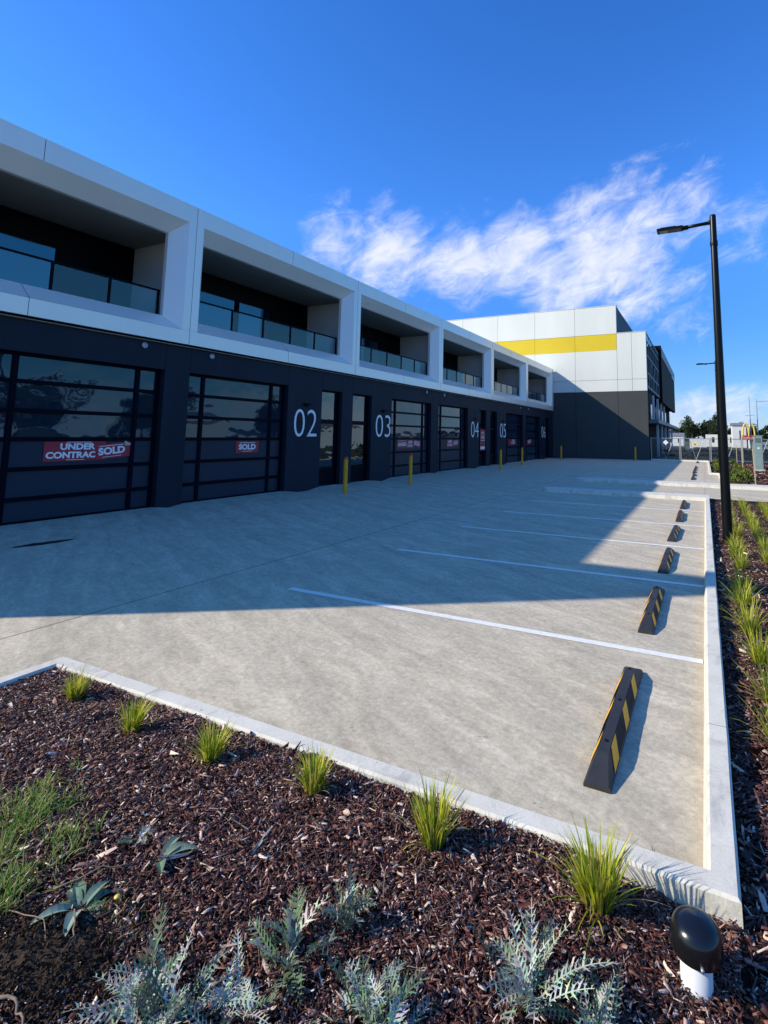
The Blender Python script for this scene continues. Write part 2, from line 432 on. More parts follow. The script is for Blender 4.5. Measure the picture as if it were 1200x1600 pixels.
# garden beds (soil under the chips)
def bed(name, x0, x1, y0, y1, z0, n=60, mat='soil', amp=.02, crown=0.):
    mb = MB(); nx = max(4, int((x1 - x0) * n / 6)); ny = max(4, int((y1 - y0) * n / 6))
    for a in range(nx + 1):
        for b_ in range(ny + 1):
            x = x0 + (x1 - x0) * a / nx; y = y0 + (y1 - y0) * b_ / ny
            mb.v.append((x, y, bedz(x, y, z0, amp)))
    for a in range(nx):
        for b_ in range(ny):
            k = a * (ny + 1) + b_; mb.f.append((k, k + ny + 1, k + ny + 2, k + 1)); mb.mi.append(0)
    return tag(mb.build(name, M[mat], smooth=True), kind='structure')
def bedz(x, y, z0=-.03, amp=.02):
    if x < .14 and y < 0:
        t = min(1, max(0, (x + .6) / .72)); t = t * t * (3 - 2 * t); z0 += .088 - .075 * t
    return z0 + amp * noise.noise(Vector((x * 1.7, y * 1.7, 0))) + amp * .5 * noise.noise(Vector((x * 5, y * 5, 3)))
bed('near_garden_bed', -4.69, .16, -5.5, -.06, -.03)
bed('right_garden_bed', .13, 9, -5.5, 16.6, -.035, 20)
bed('far_garden_bed', .3, 9, 21.9, 48.5, -.04, 14)

# bark chips: one uncountable mass per bed
def chips(name, n, sampler, sz=(.010, .034), label=''):
    pos = sampler(n); n = len(pos)
    ang = rng.uniform(0, PI * 2, n); ln = rng.gamma(2.2, 1, n); ln = sz[0] + (sz[1] - sz[0]) * np.clip(ln / 4.2, 0, 1.5)
    big = rng.random(n) < .015; ln[big] *= 1.8
    wd = ln * rng.uniform(.09, .36, n); th = wd * rng.uniform(.12, .4, n); sl_ = rng.random(n) < .16; ln[sl_] *= 1.8; wd[sl_] *= .55
    pit = rng.normal(0, .34, n); rol = rng.normal(0, .55, n)
    z = np.array([bedz(p[0], p[1], p[2], .02) for p in pos]) + rng.uniform(.001, .022, n)
    base = np.array([[-.5, -.28, -.5], [-.5, .2, -.5], [.5, .34, -.5], [.5, -.15, -.5], [-.42, -.25, .5], [-.46, .16, .5], [.4, .3, .5], [.45, -.12, .5]])
    V = np.repeat(base[None], n, 0) + rng.normal(0, .09, (n, 8, 3))
    V[:, :, 0] *= ln[:, None]; V[:, :, 1] *= wd[:, None] * 2; V[:, :, 2] *= th[:, None]
    V[:, :, 2] += (V[:, :, 0] ** 2) * rng.normal(0, 6, n)[:, None]
    c, s = np.cos(rol), np.sin(rol); y, zz = V[:, :, 1].copy(), V[:, :, 2].copy()
    V[:, :, 1] = y * c[:, None] - zz * s[:, None]; V[:, :, 2] = y * s[:, None] + zz * c[:, None]
    c, s = np.cos(pit), np.sin(pit); x, zz = V[:, :, 0].copy(), V[:, :, 2].copy()
    V[:, :, 0] = x * c[:, None] - zz * s[:, None]; V[:, :, 2] = x * s[:, None] + zz * c[:, None]
    c, s = np.cos(ang), np.sin(ang); x, y = V[:, :, 0].copy(), V[:, :, 1].copy()
    V[:, :, 0] = x * c[:, None] - y * s[:, None] + pos[:, 0:1]; V[:, :, 1] = x * s[:, None] + y * c[:, None] + pos[:, 1:2]
    V[:, :, 2] += z[:, None]
    F = np.array([[4, 7, 6, 5], [0, 3, 7, 4], [3, 2, 6, 7], [2, 1, 5, 6], [1, 0, 4, 5]])
    Fa = (F[None] + (np.arange(n) * 8)[:, None, None]).reshape(-1)
    me = bpy.data.meshes.new(name)
    me.vertices.add(n * 8); me.vertices.foreach_set('co', V.reshape(-1).astype(np.float32))
    nf = n * 5; me.loops.add(nf * 4); me.loops.foreach_set('vertex_index', Fa.astype(np.int32))
    me.polygons.add(nf); me.polygons.foreach_set('loop_start', np.arange(nf, dtype=np.int32) * 4)
    me.update(calc_edges=True); me.validate()
    pal = np.array([(.090, .027, .018), (.140, .042, .027), (.055, .017, .013), (.22, .085, .055), (.026, .010, .008), (.34, .19, .14), (.60, .41, .32), (.78, .60, .44)])
    pr = np.array([.20, .18, .19, .13, .11, .095, .065, .03])
    ci = rng.choice(len(pal), n, p=pr / pr.sum()); ci[big] = rng.choice([5, 6, 7, 3], big.sum())
    C = pal[ci] * rng.uniform(.65, 1.45, (n, 1)); C = np.repeat(np.c_[C, np.ones(n)][:, None], 8, 1)
    ca = me.color_attributes.new('Col', 'FLOAT_COLOR', 'POINT'); ca.data.foreach_set('color', C.reshape(-1).astype(np.float32))
    me.materials.append(M['chip'])
    o = bpy.data.objects.new(name, me); col.objects.link(o)
    return tag(o, label, 'mulch', kind='stuff')
def samp_near(n):
    y = -.09 - rng.beta(1., 1.35, n) * 2.3; x = rng.uniform(-4.66, .13, n)
    far = rng.random(n) < .08; y[far] = rng.uniform(-5.4, -2.2, far.sum())
    return np.c_[x, y, np.full(n, -.024)]
def samp_right(n):
    x = .16 + rng.beta(1, 2.1, n) * 3.2; y = -1.2 + rng.beta(1, 1.9, n) * 17.7
    return np.c_[x, y, np.full(n, -.03)]
def samp_far(n):
    x = rng.uniform(.7, 6, n); y = rng.uniform(22, 44, n); return np.c_[x, y, np.full(n, -.035)]
chips('mulch_chips', 135000, samp_near, (.009, .031), 'dark red-brown bark chips covering the near garden bed')
chips('mulch_chips', 75000, samp_right, (.012, .05), 'dark red-brown bark chips covering the bed right of the long kerb')
chips('mulch_chips', 9000, samp_far, (.04, .12), 'brown bark chips covering the bed beyond the footpath')

def samp_stray(n):
    t = rng.random(n); a = np.c_[rng.uniform(-4.5, -.1, n), .06 + rng.exponential(.10, n)]; b = np.c_[-.02 - rng.exponential(.06, n), rng.uniform(.1, 15, n)]
    return np.c_[np.where(t[:, None] < .55, a, b), np.full(n, -.002)]
chips('stray_chips', 70, samp_stray, (.006, .018), 'few stray bark chips lying on the concrete beside the kerb')
# ------------------------------------------------------------------ sky and sun
sun_dir = Vector((-.835, -.549, math.tan(math.radians(32.2)))).normalized()
az = math.atan2(sun_dir.x, sun_dir.y)
w = bpy.data.worlds.new('World'); scn.world = w; w.use_nodes = True
nt = w.node_tree; bg = nt.nodes['Background']
sky = N(nt, 'ShaderNodeTexSky'); sky.sky_type = 'NISHITA'; sky.sun_disc = False
sky.sun_elevation = math.radians(32.2); sky.sun_rotation = az
sky.air_density = 1.0; sky.dust_density = .25; sky.ozone_density = 3.5; sky.altitude = 60
tc = N(nt, 'ShaderNodeTexCoord'); D = tc.outputs['Generated']
hs = N(nt, 'ShaderNodeHueSaturation'); hs.inputs['Saturation'].default_value = 1.05; hs.inputs['Value'].default_value = 1.0
sepz = N(nt, 'ShaderNodeSeparateXYZ'); L(nt, D, sepz.inputs[0])
tintz = ramp(nt, sepz.outputs[2], [(0., (.42, .50, .60)), (.10, (.40, .54, .70)), (.2, (.42, .62, .84)), (.36, (.60, .88, 1.1)), (.67, (.52, .82, 1.05))])
L(nt, mixc(nt, 1., mixc(nt, 1., sky.outputs[0], (1.26, 1.36, 1.74), 'MULTIPLY'), tintz, 'MULTIPLY'), hs.inputs['Color'])
sep = N(nt, 'ShaderNodeSeparateXYZ'); L(nt, D, sep.inputs[0])
zp = N(nt, 'ShaderNodeMath', operation='ADD'); L(nt, sep.outputs[2], zp.inputs[0]); zp.inputs[1].default_value = .12
zp2 = N(nt, 'ShaderNodeMath', operation='MAXIMUM'); L(nt, zp.outputs[0], zp2.inputs[0]); zp2.inputs[1].default_value = .05
dv = N(nt, 'ShaderNodeVectorMath', operation='DIVIDE'); L(nt, D, dv.inputs[0])
cb = N(nt, 'ShaderNodeCombineXYZ'); [L(nt, zp2.outputs[0], cb.inputs[k]) for k in range(3)]
L(nt, cb.outputs[0], dv.inputs[1])
mp0 = N(nt, 'ShaderNodeMapping'); L(nt, D, mp0.inputs[0]); mp0.inputs['Rotation'].default_value = (0, .42, 0)
mp = N(nt, 'ShaderNodeMapping'); L(nt, mp0.outputs[0], mp.inputs[0]); mp.inputs['Scale'].default_value = (1, 1, 2.0)
n1 = noi(nt, mp.outputs[0], 4.2, 12, .60, .45)
n2 = noi(nt, mp.outputs[0], 15, 9, .66, .7)
blobs = [((-.595, .729, .338), .10, .9), ((-.501, .798, .335), .11, .95), ((-.399, .859, .321), .12, 1.), ((-.308, .888, .335), .12, 1.0), ((-.246, .923, .296), .11, .95),
         ((-.161, .922, .352), .13, 1.0), ((-.084, .912, .395), .12, .9), ((-.004, .912, .400), .10, .75), ((-.133, .937, .322), .12, 1.),
         ((-.23, .857, .461), .035, .45), ((.07, .925, .385), .08, .5), ((-.033, .975, .221), .09, .5), ((.086, .945, .314), .09, .4), ((-.12, .94, .26), .10, .7), ((-.66, .68, .30), .08, .7), ((-.112, .831, .546), .05, .3)]
acc = None
for (d, r, a) in blobs:
    dn = Vector(d).normalized()
    sb = N(nt, 'ShaderNodeVectorMath', operation='DISTANCE'); L(nt, D, sb.inputs[0]); sb.inputs[1].default_value = dn
    mr = N(nt, 'ShaderNodeMapRange'); mr.interpolation_type = 'SMOOTHSTEP'; L(nt, sb.outputs['Value'], mr.inputs[0])
    mr.inputs[1].default_value = r * 1.55; mr.inputs[2].default_value = 0; mr.inputs[3].default_value = 0; mr.inputs[4].default_value = a
    if acc is None: acc = mr.outputs[0]
    else:
        q = N(nt, 'ShaderNodeMath', operation='MAXIMUM'); L(nt, acc, q.inputs[0]); L(nt, mr.outputs[0], q.inputs[1]); acc = q.outputs[0]
def mth(op, a, b):
    q = N(nt, 'ShaderNodeMath', operation=op)
    for k, v in enumerate((a, b)):
        if isinstance(v, (int, float)): q.inputs[k].default_value = v
        else: L(nt, v, q.inputs[k])
    return q.outputs[0]
# low band of cloud along the horizon
lowb = N(nt, 'ShaderNodeMapRange'); lowb.interpolation_type = 'SMOOTHSTEP'; L(nt, sep.outputs[2], lowb.inputs[0])
lowb.inputs[1].default_value = .135; lowb.inputs[2].default_value = .05; lowb.inputs[3].default_value = 0; lowb.inputs[4].default_value = .80
mask = mth('MAXIMUM', acc, lowb.outputs[0])
nn = mth('ADD', mth('MULTIPLY', n1, 1.0), mth('MULTIPLY', n2, .50))
den = mth('SUBTRACT', mth('ADD', mth('MULTIPLY', mask, .66), nn), 1.03)
mr = N(nt, 'ShaderNodeMapRange'); mr.interpolation_type = 'SMOOTHSTEP'; L(nt, den, mr.inputs[0]); mr.inputs[1].default_value = -.03; mr.inputs[2].default_value = .42; mr.inputs[4].default_value = .84
shade = ramp(nt, mth('ADD', mth('MULTIPLY', n2, .6), mth('MULTIPLY', n1, .4)), [(.36, (4.2, 4.8, 6.8)), (.60, (6.9, 7.0, 7.45))])
skymix = mixc(nt, mr.outputs[0], hs.outputs[0], shade)
cap = N(nt, 'ShaderNodeVectorMath', operation='MINIMUM'); L(nt, skymix, cap.inputs[0]); cap.inputs[1].default_value = (6.75, 6.85, 6.95)
L(nt, cap.outputs[0], bg.inputs[0]); bg.inputs[1].default_value = .145
SKYSHADE = shade
sl = bpy.data.lights.new('sun', 'SUN'); sl.energy = 5.0; sl.angle = math.radians(.5); sl.color = (1, .93, .82)
so = bpy.data.objects.new('sun', sl); col.objects.link(so); so.rotation_euler = sun_dir.to_track_quat('Z', 'Y').to_euler()
so.location = (-30, -20, 30)

# ------------------------------------------------------------------ the long two-storey building
XF = -12.73; XI = -13.13; XW = -12.85; B = 7.717; C0 = 7.02; YE = 46.07; YS = -3.46
bld = empty('warehouse_units', (XF, 20, 0), 'long two-storey row with white framed balconies over navy walls numbered 02 to 06', 'building')
bld.location = (0, 0, 0)
zt0, zt1 = 7.82, 8.33; zb0, zb1 = 4.37, 4.755; zi0, zi1 = 5.11, 7.45; ph = .235; si = .33; gp = .006
fr = MB(); jn = MB()
cents = [C0 + B * j for j in range(-1, 6)]
cents[-1] = YE - ph
def pan(*p): fr.quad(*p)
for j in range(-1, len(cents) - 1):
    if j < 0: ca, cb_ = YS + .01, cents[0]
    else: ca, cb_ = cents[j], cents[j + 1]
    mid = (ca + cb_) / 2
    for a, b in ((ca + gp, mid - gp), (mid + gp, cb_ - gp)):
        pan((XF, a, zt0), (XF, b, zt0), (XF, b, zt1), (XF, a, zt1))
        pan((XF, a, zt1), (XF, b, zt1), (XF - .45, b, zt1), (XF - .45, a, zt1))
        pan((XF, a, zb0), (XF, b, zb0), (XF, b, zb1 - gp), (XF, a, zb1 - gp))
        pan((XF, a, zb0), (XF, b, zb0), (XF - .1, b, zb0), (XF - .1, a, zb0))
    if j < 0:
        pan((XF, ca, zb1), (XF, cb_ - ph, zb1), (XF, cb_ - ph, zt0 - gp), (XF, ca, zt0 - gp))
    else:
        a, b = ca + ph, cb_ - ph
        # splays
        pan((XF, a, zt0), (XF, b, zt0), (XI, b - si, zi1), (XI, a + si, zi1))
        pan((XF, a, zb1), (XF, mid - gp, zb1), (XI, mid - gp, zi0), (XI, a + si, zi0))
        pan((XF, mid + gp, zb1), (XF, b, zb1), (XI, b - si, zi0), (XI, mid + gp, zi0))
        pan((XF, a, zb1), (XI, a + si, zi0), (XI, a + si, zi1), (XF, a, zt0))
        pan((XF, b, zb1), (XI, b - si, zi0), (XI, b - si, zi1), (XF, b, zt0))
        # inner returns
        XR = XI - .12
        pan((XI, a + si, zi0), (XR, a + si, zi0), (XR, a + si, zi1), (XI, a + si, zi1))
        pan((XI, b - si, zi0), (XR, b - si, zi0), (XR, b - si, zi1), (XI, b - si, zi1))
        pan((XI, a + si, zi1), (XR, a + si, zi1), (XR, b - si, zi1), (XI, b - si, zi1))
        pan((XI, a + si, zi0), (XR, a + si, zi0), (XR, b - si, zi0), (XI, b - si, zi0))
    # pier front, two halves either side of the joint
    c = cb_
    pan((XF, c - ph, zb1), (XF, c - gp, zb1), (XF, c - gp, zt0 - .001), (XF, c - ph, zt0 - .001))
    pan((XF, c + gp, zb1), (XF, c + ph, zb1), (XF, c + ph, zt0 - .001), (XF, c + gp, zt0 - .001))
pan((XF, YE, zb0), (XF - 2.5, YE, zb0), (XF - 2.5, YE, zt1), (XF, YE, zt1))
o = fr.build('facade_frame', M['white_panel'], bld, recalc=False)
# backing behind the joints
bk = MB()
bk.quad((XF - .012, YS, zt0 + .01), (XF - .012, YE - .01, zt0 + .01), (XF - .012, YE - .01, zt1 - .01), (XF - .012, YS, zt1 - .01))
bk.quad((XF - .012, YS, zb0 + .01), (XF - .012, YE - .01, zb0 + .01), (XF - .012, YE - .01, zb1 - .02), (XF - .012, YS, zb1 - .02))
for c in cents: bk.quad((XF - .012, c - .05, zb1), (XF - .012, c + .05, zb1), (XF - .012, c + .05, zt0), (XF - .012, c - .05, zt0))
for j in range(len(cents) - 1):
    mid = (cents[j] + cents[j + 1]) / 2
    bk.quad((XF - .014, mid - .05, zb1 - .006), (XF - .014, mid + .05, zb1 - .006), (XI - .01, mid + .05, zi0 - .014), (XI - .01, mid - .05, zi0 - .014))
bk.build('joint_backing', M['joint'], bld, recalc=False)
# roof and body
rf = MB(); rf.box(-32, XF - .451, YS + .02, YE - .02, 7.9, 8.28); rf.build('roof', M['roof'], bld)
tr = MB(); tr.box(XW + .002, XF - .06, YS, YE - .02, 4.315, 4.36); tr.build('drip_trim', M['joint'], bld)
tr = MB(); tr.box(XW + .004, XF - .035, YS, YE - .02, 4.30, 4.313); tr.build('drip_edge', M['tan'], bld)
# ground floor precast wall
wl = MB(); ops = sorted(doors + wins); ZT = 3.61; TH = .27
edges = [YS]
def seg(a, b, z0, z1):
    wl.box(XW - TH, XW, a + .006, b - .006, z0, z1)
prev = YS
for a, b in ops:
    s0 = prev
    # split wide solid runs so that joints read
    seg(s0, a, -.25, 4.31) if a - s0 < 6 else (seg(s0, (s0 + a) / 2, -.25, 4.31), seg((s0 + a) / 2, a, -.25, 4.31))
    seg(a, b, ZT, 4.31); prev = b
seg(prev, YE + .1, -.25, 4.31)
wl.build('ground_floor_wall', M['navy'], bld)
bkw = MB(); bkw.box(XW - TH - .2, XW - TH - .12, YS, YE, -.25, 4.6); bkw.build('wall_core', M['joint'], bld)

def make_door(y0, y1, lab):
    d = bpy.data.objects.new('sectional_door', None); col.objects.link(d); d.parent = bld; d['label'] = lab
    X = XW - .21; f = MB(); y0i, y1i = y0 + .02, y1 - .02
    f.box(X - .02, X + .05, y0i, y0i + .07, -.02, ZT); f.box(X - .02, X + .05, y1i - .07, y1i, -.02, ZT)
    ml, mr_ = y0 + .60, y1 - .60
    for yy in (ml, mr_): f.box(X - .02, X + .045, yy - .05, yy + .05, -.01, ZT - .02)
    rails = [3.57, 3.00, 2.375, 1.765, 1.13, .50, .015]
    for k, z in enumerate(rails):
        h = .045 if 0 < k < 6 else .03
        for a, b in ((y0i + .07, ml - .05), (ml + .05, mr_ - .05), (mr_ + .05, y1i - .07)): f.box(X - .02, X + .04, a, b, z - h, z + h)
    f.build('door_frame', M['navy_frame'], d)
    for k in range(6):
        p = MB(); z1, z0 = rails[k], rails[k + 1]
        for a, b in ((y0i + .07, ml - .05), (ml + .05, mr_ - .05), (mr_ + .05, y1i - .07)):
            p.quad((X, a, z0), (X, b, z0), (X, b, z1), (X, a, z1))
        p.build('glass_panel', M['door_glass'] if k < 3 else M['door_glass_low'], d, recalc=False)
    s = MB(); s.box(X - .05, XW - .05, y0i, y1i, -.05, -.008); s.build('threshold', M['galv'], d)
    return X
dl = ['door left of unit 02 pier with under contract sticker', 'door of unit 02 with one sold sticker', 'door beside number 03', 'door beside number 04', 'door beside number 05', 'door beside number 06']
for (a, b), l in zip(doors, dl): XD = make_door(a, b, l)
def make_win(y0, y1):
    wdo = bpy.data.objects.new('window', None); col.objects.link(wdo); wdo.parent = bld
    X = XW - .20; f = MB(); a, b = y0 + .015, y1 - .015
    f.box(X - .03, X + .05, a, a + .05, -.05, ZT); f.box(X - .03, X + .05, b - .05, b, -.05, ZT)
    for z0, z1 in ((ZT - .06, ZT), (2.34, 2.50), (.60, .70), (-.05, .03)): f.box(X - .03, X + .045, a + .05, b - .05, z0, z1)
    f.build('window_frame', M['black'], wdo)
    p = MB()
    for z0, z1 in ((2.5, ZT - .06), (.7, 2.34)): p.quad((X, a + .05, z0), (X, b - .05, z0), (X, b - .05, z1), (X, a + .05, z1))
    p.build('pane', M['win_glass'], wdo, recalc=False)
    p = MB(); p.box(X - .02, X + .02, a + .05, b - .05, .03, .6); p.build('kick_panel', M['navy_frame'], wdo)
for a, b in wins: make_win(a, b)

# unit numbers, wall lamps and soffit floods
for body, y in (('02', 11.42), ('03', 16.48), ('04', 26.86), ('05', 31.92), ('06', 42.3)):
    o = txt(body, .98, 'unit_number', M['number'], bld, face_x(XW + .006, y, 1.84), sx=.86, bold=-.012)
    o['label'] = 'white number ' + body
    ys = [v.co.y for v in o.data.vertices]; sc = 1.20 / (max(ys) - min(ys)); m0 = min(ys)
    for v in o.data.vertices: v.co.y = m0 + (v.co.y - m0) * sc
    wlmp = MB(); c = y + .6; wlmp.box(XW, XW + .1, c - .16, c + .16, 2.98, 3.04); wlmp.box(XW, XW + .03, c - .08, c + .08, 2.92, 2.98)
    wlmp.build('wall_lamp', M['black'], bld, bevel=.01)
for j in range(0, 6, 1):
    c = [6.83, 22.07, 37.5][j // 2] + (-1 if j % 2 == 0 else 1.05)
    fl = MB(); fl.mat = 0; pr = [(.075, 0), (.08, .02), (.075, .035), (.055, .04), (.05, .03), (.001, .028)]
    fl.lathe(pr, n=18); o = fl.build('round_flood', M['galv'], bld, smooth=True)
    o.data.transform(Matrix.Translation((XW + .001, c, 4.165)) @ Matrix.Rotation(PI / 2, 4, 'Y'))

# balconies
ZC = 7.448; XB = -15.3
for j in range(len(cents) - 1):
    bal = bpy.data.objects.new('balcony', None); col.objects.link(bal); bal.parent = bld
    a, b = cents[j] + .1, cents[j + 1] - .1
    if j == len(cents) - 2: b = YE - .12
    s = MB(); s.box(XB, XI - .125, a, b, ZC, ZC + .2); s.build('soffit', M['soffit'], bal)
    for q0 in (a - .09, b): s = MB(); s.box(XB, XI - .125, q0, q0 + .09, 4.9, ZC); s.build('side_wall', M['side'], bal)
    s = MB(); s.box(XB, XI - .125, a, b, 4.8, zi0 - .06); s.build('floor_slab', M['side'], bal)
    s = MB(); s.box(XB - .1, XB, a, b, 6.80, ZC)
    ys = [a + .05, a + 1.95, a + 3.75, a + 5.52]
    for yy in ys: s.box(XB - .1, XB + .03, yy - .06, yy + .06, 5.05, 6.80)
    s.box(XB - .1, XB + .01, a + 5.58, b, 5.05, 6.80)
    s.build('glazing_frame', M['black'], bal)
    s = MB(); s.quad((XB - .04, a, 5.05), (XB - .04, a + 5.58, 5.05), (XB - .04, a + 5.58, 6.8), (XB - .04, a, 6.8)); s.build('glazing', M['balcony_glass'], bal, recalc=False)
    y0, y1 = cents[j] + ph + si + .01, cents[j + 1] - ph - si - .01
    XG = XI - .18
    s = MB(); s.box(XG - .025, XG + .025, y0, y1, 5.80, 5.84)
    n = 5
    for k in range(n + 1):
        yy = y0 + .03 + (y1 - y0 - .06) * k / n; s.box(XG - .022, XG + .022, yy - .025, yy + .025, 5.05, 5.80)
    s.build('handrail', M['black'], bal)
    for k in range(n):
        ya = y0 + .03 + (y1 - y0 - .06) * k / n + .04; yb = y0 + .03 + (y1 - y0 - .06) * (k + 1) / n - .04
        s = MB(); s.quad((XG, ya, 5.10), (XG, yb, 5.10), (XG, yb, 5.785), (XG, ya, 5.785)); s.build('glass_panel', M['clear'], bal, recalc=False)
# small camera under the second frame
cm = MB(); cm.tube([(-12.95, 15.7, 7.60), (-12.80, 15.7, 7.66)], .035, 10); cm.box(-13.0, -12.94, 15.66, 15.74, 7.58, 7.68)
cm.build('security_camera', M['pvc'], bld)

# tall blade wall closing the near end of the row
t = MB(); t.box(-30, XF, -3.62, -3.465, -.2, 10.6)
tag(t.build('end_wall', M['far_white']), 'tall thin white wall closing the near end of the unit row', 'wall')

# ------------------------------------------------------------------ stickers on the doors
XS = XD + .012
def sticker(name, lab, grp, y0, y1, z0, z1, items, rot=0, x=XS, mat='red'):
    r = empty(name, (x, (y0 + y1) / 2, (z0 + z1) / 2), lab, 'sign', grp)
    hw, hh = (y1 - y0) / 2, (z1 - z0) / 2
    mt = Matrix.Rotation(rot, 4, 'X')
    b = MB(); b.box(-.003, .003, -hw, hw, -hh, hh); o = b.build('board', M[mat], r); o.data.transform(mt)
    for body, ly, lz, h, sx, bold in items:
        m = 'signwhite'
        if body == '-':
            q = MB(); q.box(.0035, .006, ly - sx / 2, ly + sx / 2, lz - h / 2, lz + h / 2); o = q.build('rule', M[m], r); o.data.transform(mt)
        elif body == '<>':
            q = MB(); q.box(.0035, .006, ly, ly + sx, lz, lz + h); q.build('panel', M[m], r)
        else:
            o = txt(body, h, 'lettering', M[m], r, mt @ face_x(.004, ly, lz), width=sx, bold=bold, align='CENTER')
    return r
G = 'real estate stickers on the doors'
sticker('contract_sticker', 'red UNDER CONTRACT sticker partly covered on the leftmost door', G, 3.87, 5.20, 1.27, 1.71,
        [('UNDER', .04, .03, .15, .76, .045), ('CONTRAC', -.09, -.16, .15, 1.06, .045), ('-', .06, .205, .012, .55, 0), ('-', .0, -.195, .01, .4, 0)])
sticker('sold_sticker', 'red tilted SOLD sticker with silver corner over the under contract sticker', G, 4.96, 5.85, 1.31, 1.67,
        [('SOLD', -.06, -.085, .18, .64, .045), ('-', -.06, .13, .014, .6, 0), ('-', -.06, -.135, .01, .45, 0)], rot=.10, x=XS + .01)
cr = MB(); cr.quad((XS + .02, 5.62, 1.74), (XS + .03, 5.84, 1.63), (XS + .02, 5.66, 1.60)); o = cr.build('peeled_corner', M['galv'], None, recalc=False); tag(o, 'silver peeled corner of the tilted SOLD sticker', 'sticker')
sticker('sold_sticker', 'small red SOLD sticker alone on the door of unit 02', G, 9.13, 10.04, 1.33, 1.70,
        [('SOLD', 0, -.09, .18, .68, .045), ('-', 0, .13, .016, .62, 0), ('-', 0, -.135, .012, .4, 0)])
sticker('leased_sticker', 'red LEASED sticker at left on the door beside number 03', G, 18.62, 19.55, 1.30, 1.72,
        [('LEASED', 0, -.09, .16, .78, .025), ('-', 0, .15, .012, .7, 0)])
sticker('contract_sticker', 'red UNDER CONTRACT sticker in the middle of the door beside number 03', G, 19.5, 20.15, 1.30, 1.72,
        [('UNDER', 0, .02, .13, .42, .02), ('CONTRACT', 0, -.15, .12, .56, .018)], x=XS + .008)
sticker('sold_sticker', 'red SOLD sticker at right on the door beside number 03', G, 20.1, 20.85, 1.34, 1.68,
        [('SOLD', 0, -.08, .17, .56, .025), ('-', 0, .12, .014, .5, 0)], rot=-.12, x=XS + .016)
sticker('contract_sticker', 'red UNDER CONTRACT sticker on the door left of number 04', G, 23.9, 24.75, 1.30, 1.72,
        [('UNDER', 0, .02, .14, .5, .02), ('CONTRACT', 0, -.16, .13, .72, .018)])
sticker('sold_sticker', 'red SOLD sticker on the door left of number 04', G, 24.7, 25.45, 1.34, 1.68,
        [('SOLD', 0, -.08, .17, .56, .025), ('-', 0, .12, .014, .5, 0)], rot=.06, x=XS + .008)
sticker('agent_board', 'tall red and white agent board on the window between numbers 04 and 05', None, 28.30, 29.15, 1.02, 2.35,
        [('FOR', 0, .35, .17, .45, .02), ('SALE', 0, .08, .2, .6, .02), ('-', 0, -.03, .03, .7, 0), ('<>', -.36, -.6, .18, .72, 0)], x=XW + .012)
sticker('contract_sticker', 'red UNDER CONTRACT sticker on the dark door right of number 05', G, 34.3, 35.9, 1.30, 1.72,
        [('UNDER', .2, .02, .15, .6, .02), ('CONTRACT', .2, -.16, .15, .9, .02)])
sticker('sold_sticker', 'red SOLD sticker on the last dark door left of number 06', G, 38.7, 40.1, 1.30, 1.70,
        [('SOLD', 0, -.1, .2, .8, .02), ('-', 0, .13, .016, .9, 0)], rot=.08)

# ------------------------------------------------------------------ tall white building closing the far end
YW = 46.243
fb = empty('corner_building', (0, 0, 0), 'tall white precast building with yellow band and charcoal base at the far end', 'building')
def wp(mb, x0, x1, z0, z1, yf=YW): mb.box(x0 + .012, x1 - .012, yf, yf + .25, z0 + .012, z1 - .012)
wh = MB(); xs = [-34, -30.1, -26.2, -22.36, -18.47, -14.58, -10.66, -6.855]
for a, b in zip(xs, xs[1:]):
    wp(wh, a, b, 7.15, 9.89); wp(wh, a, b, 11.39, 14.05); wp(wh, a, b, 6.08, 7.15)
wp(wh, -6.855, -5.58, 7.15, 11.42); wp(wh, -5.58, -4.335, 7.15, 11.42); wp(wh, -6.855, -5.58, 6.08, 7.15); wp(wh, -5.58, -4.335, 6.08, 7.15)
wh.build('white_wall', M['far_white'], fb)
s = MB()
for a, b in zip(xs, xs[1:]): s.box(a + .012, b - .012, YW + .001, YW + .25, 9.881, 11.375)
s.build('yellow_band', M['stripe'], fb)
s = MB()
for a, b in zip(xs, xs[1:]): wp(s, a, b, -.25, 6.08)
wp(s, -6.855, -4.335, -.25, 6.08)
s.build('charcoal_base', M['far_dark'], fb)
s = MB(); s.box(-34, -6.87, YW + .26, YW + .4, -.2, 13.95); s.box(-6.85, -4.36, YW + .26, YW + .4, -.2, 11.3); s.build('wall_core', M['side'], fb)
s = MB(); s.box(-34, -6.86, YW + .4, 92, 0, 14.0); s.build('rear_block', M['far_navy'], fb)
s = MB(); s.box(-34, -6.8, YW - .03, YW + .35, 14.045, 14.09); s.box(-6.80, -4.3, YW - .03, YW + .35, 11.415, 11.46); s.build('coping', M['far_white'], fb)
# eastern side: open steel screens, upper windows, awning and shopfront
s = MB(); s.box(-6.84, -4.9, YW + .42, 60, 6.2, 11.2); s.box(-6.84, -5.0, YW + .42, 90, .0, 6.2); s.box(-6.84, -4.5, 60, 90, 6.2, 12.0); s.build('east_wall', M['joint'], fb)
s = MB()
for y in np.arange(47.0, 60.5, 1.9): s.box(-4.42, -4.34, y, y + .09, 6.3, 11.35 + (y - 47) * .02)
for z in (6.45, 7.7, 9.3, 10.6, 11.3): s.box(-4.40, -4.33, YW + .42, 60.6, z, z + .12)
for y in np.arange(48, 60, 3.8): s.tube([(-4.37, y, 6.5), (-4.37, y + 3.7, 9.2)], .04, 6)
s.build('screen_frame', M['fascia'], fb)
s = MB(); s.box(-6.0, -4.05, 60.8, 61.1, 5.9, 12.45); s.box(-4.9, -4.05, 61.1, 90, 12.0, 12.15)
s.box(-4.5, -4.1, 61.2, 89.8, 6.0, 11.2); s.build('dark_cladding', M['steel_dark'], fb)
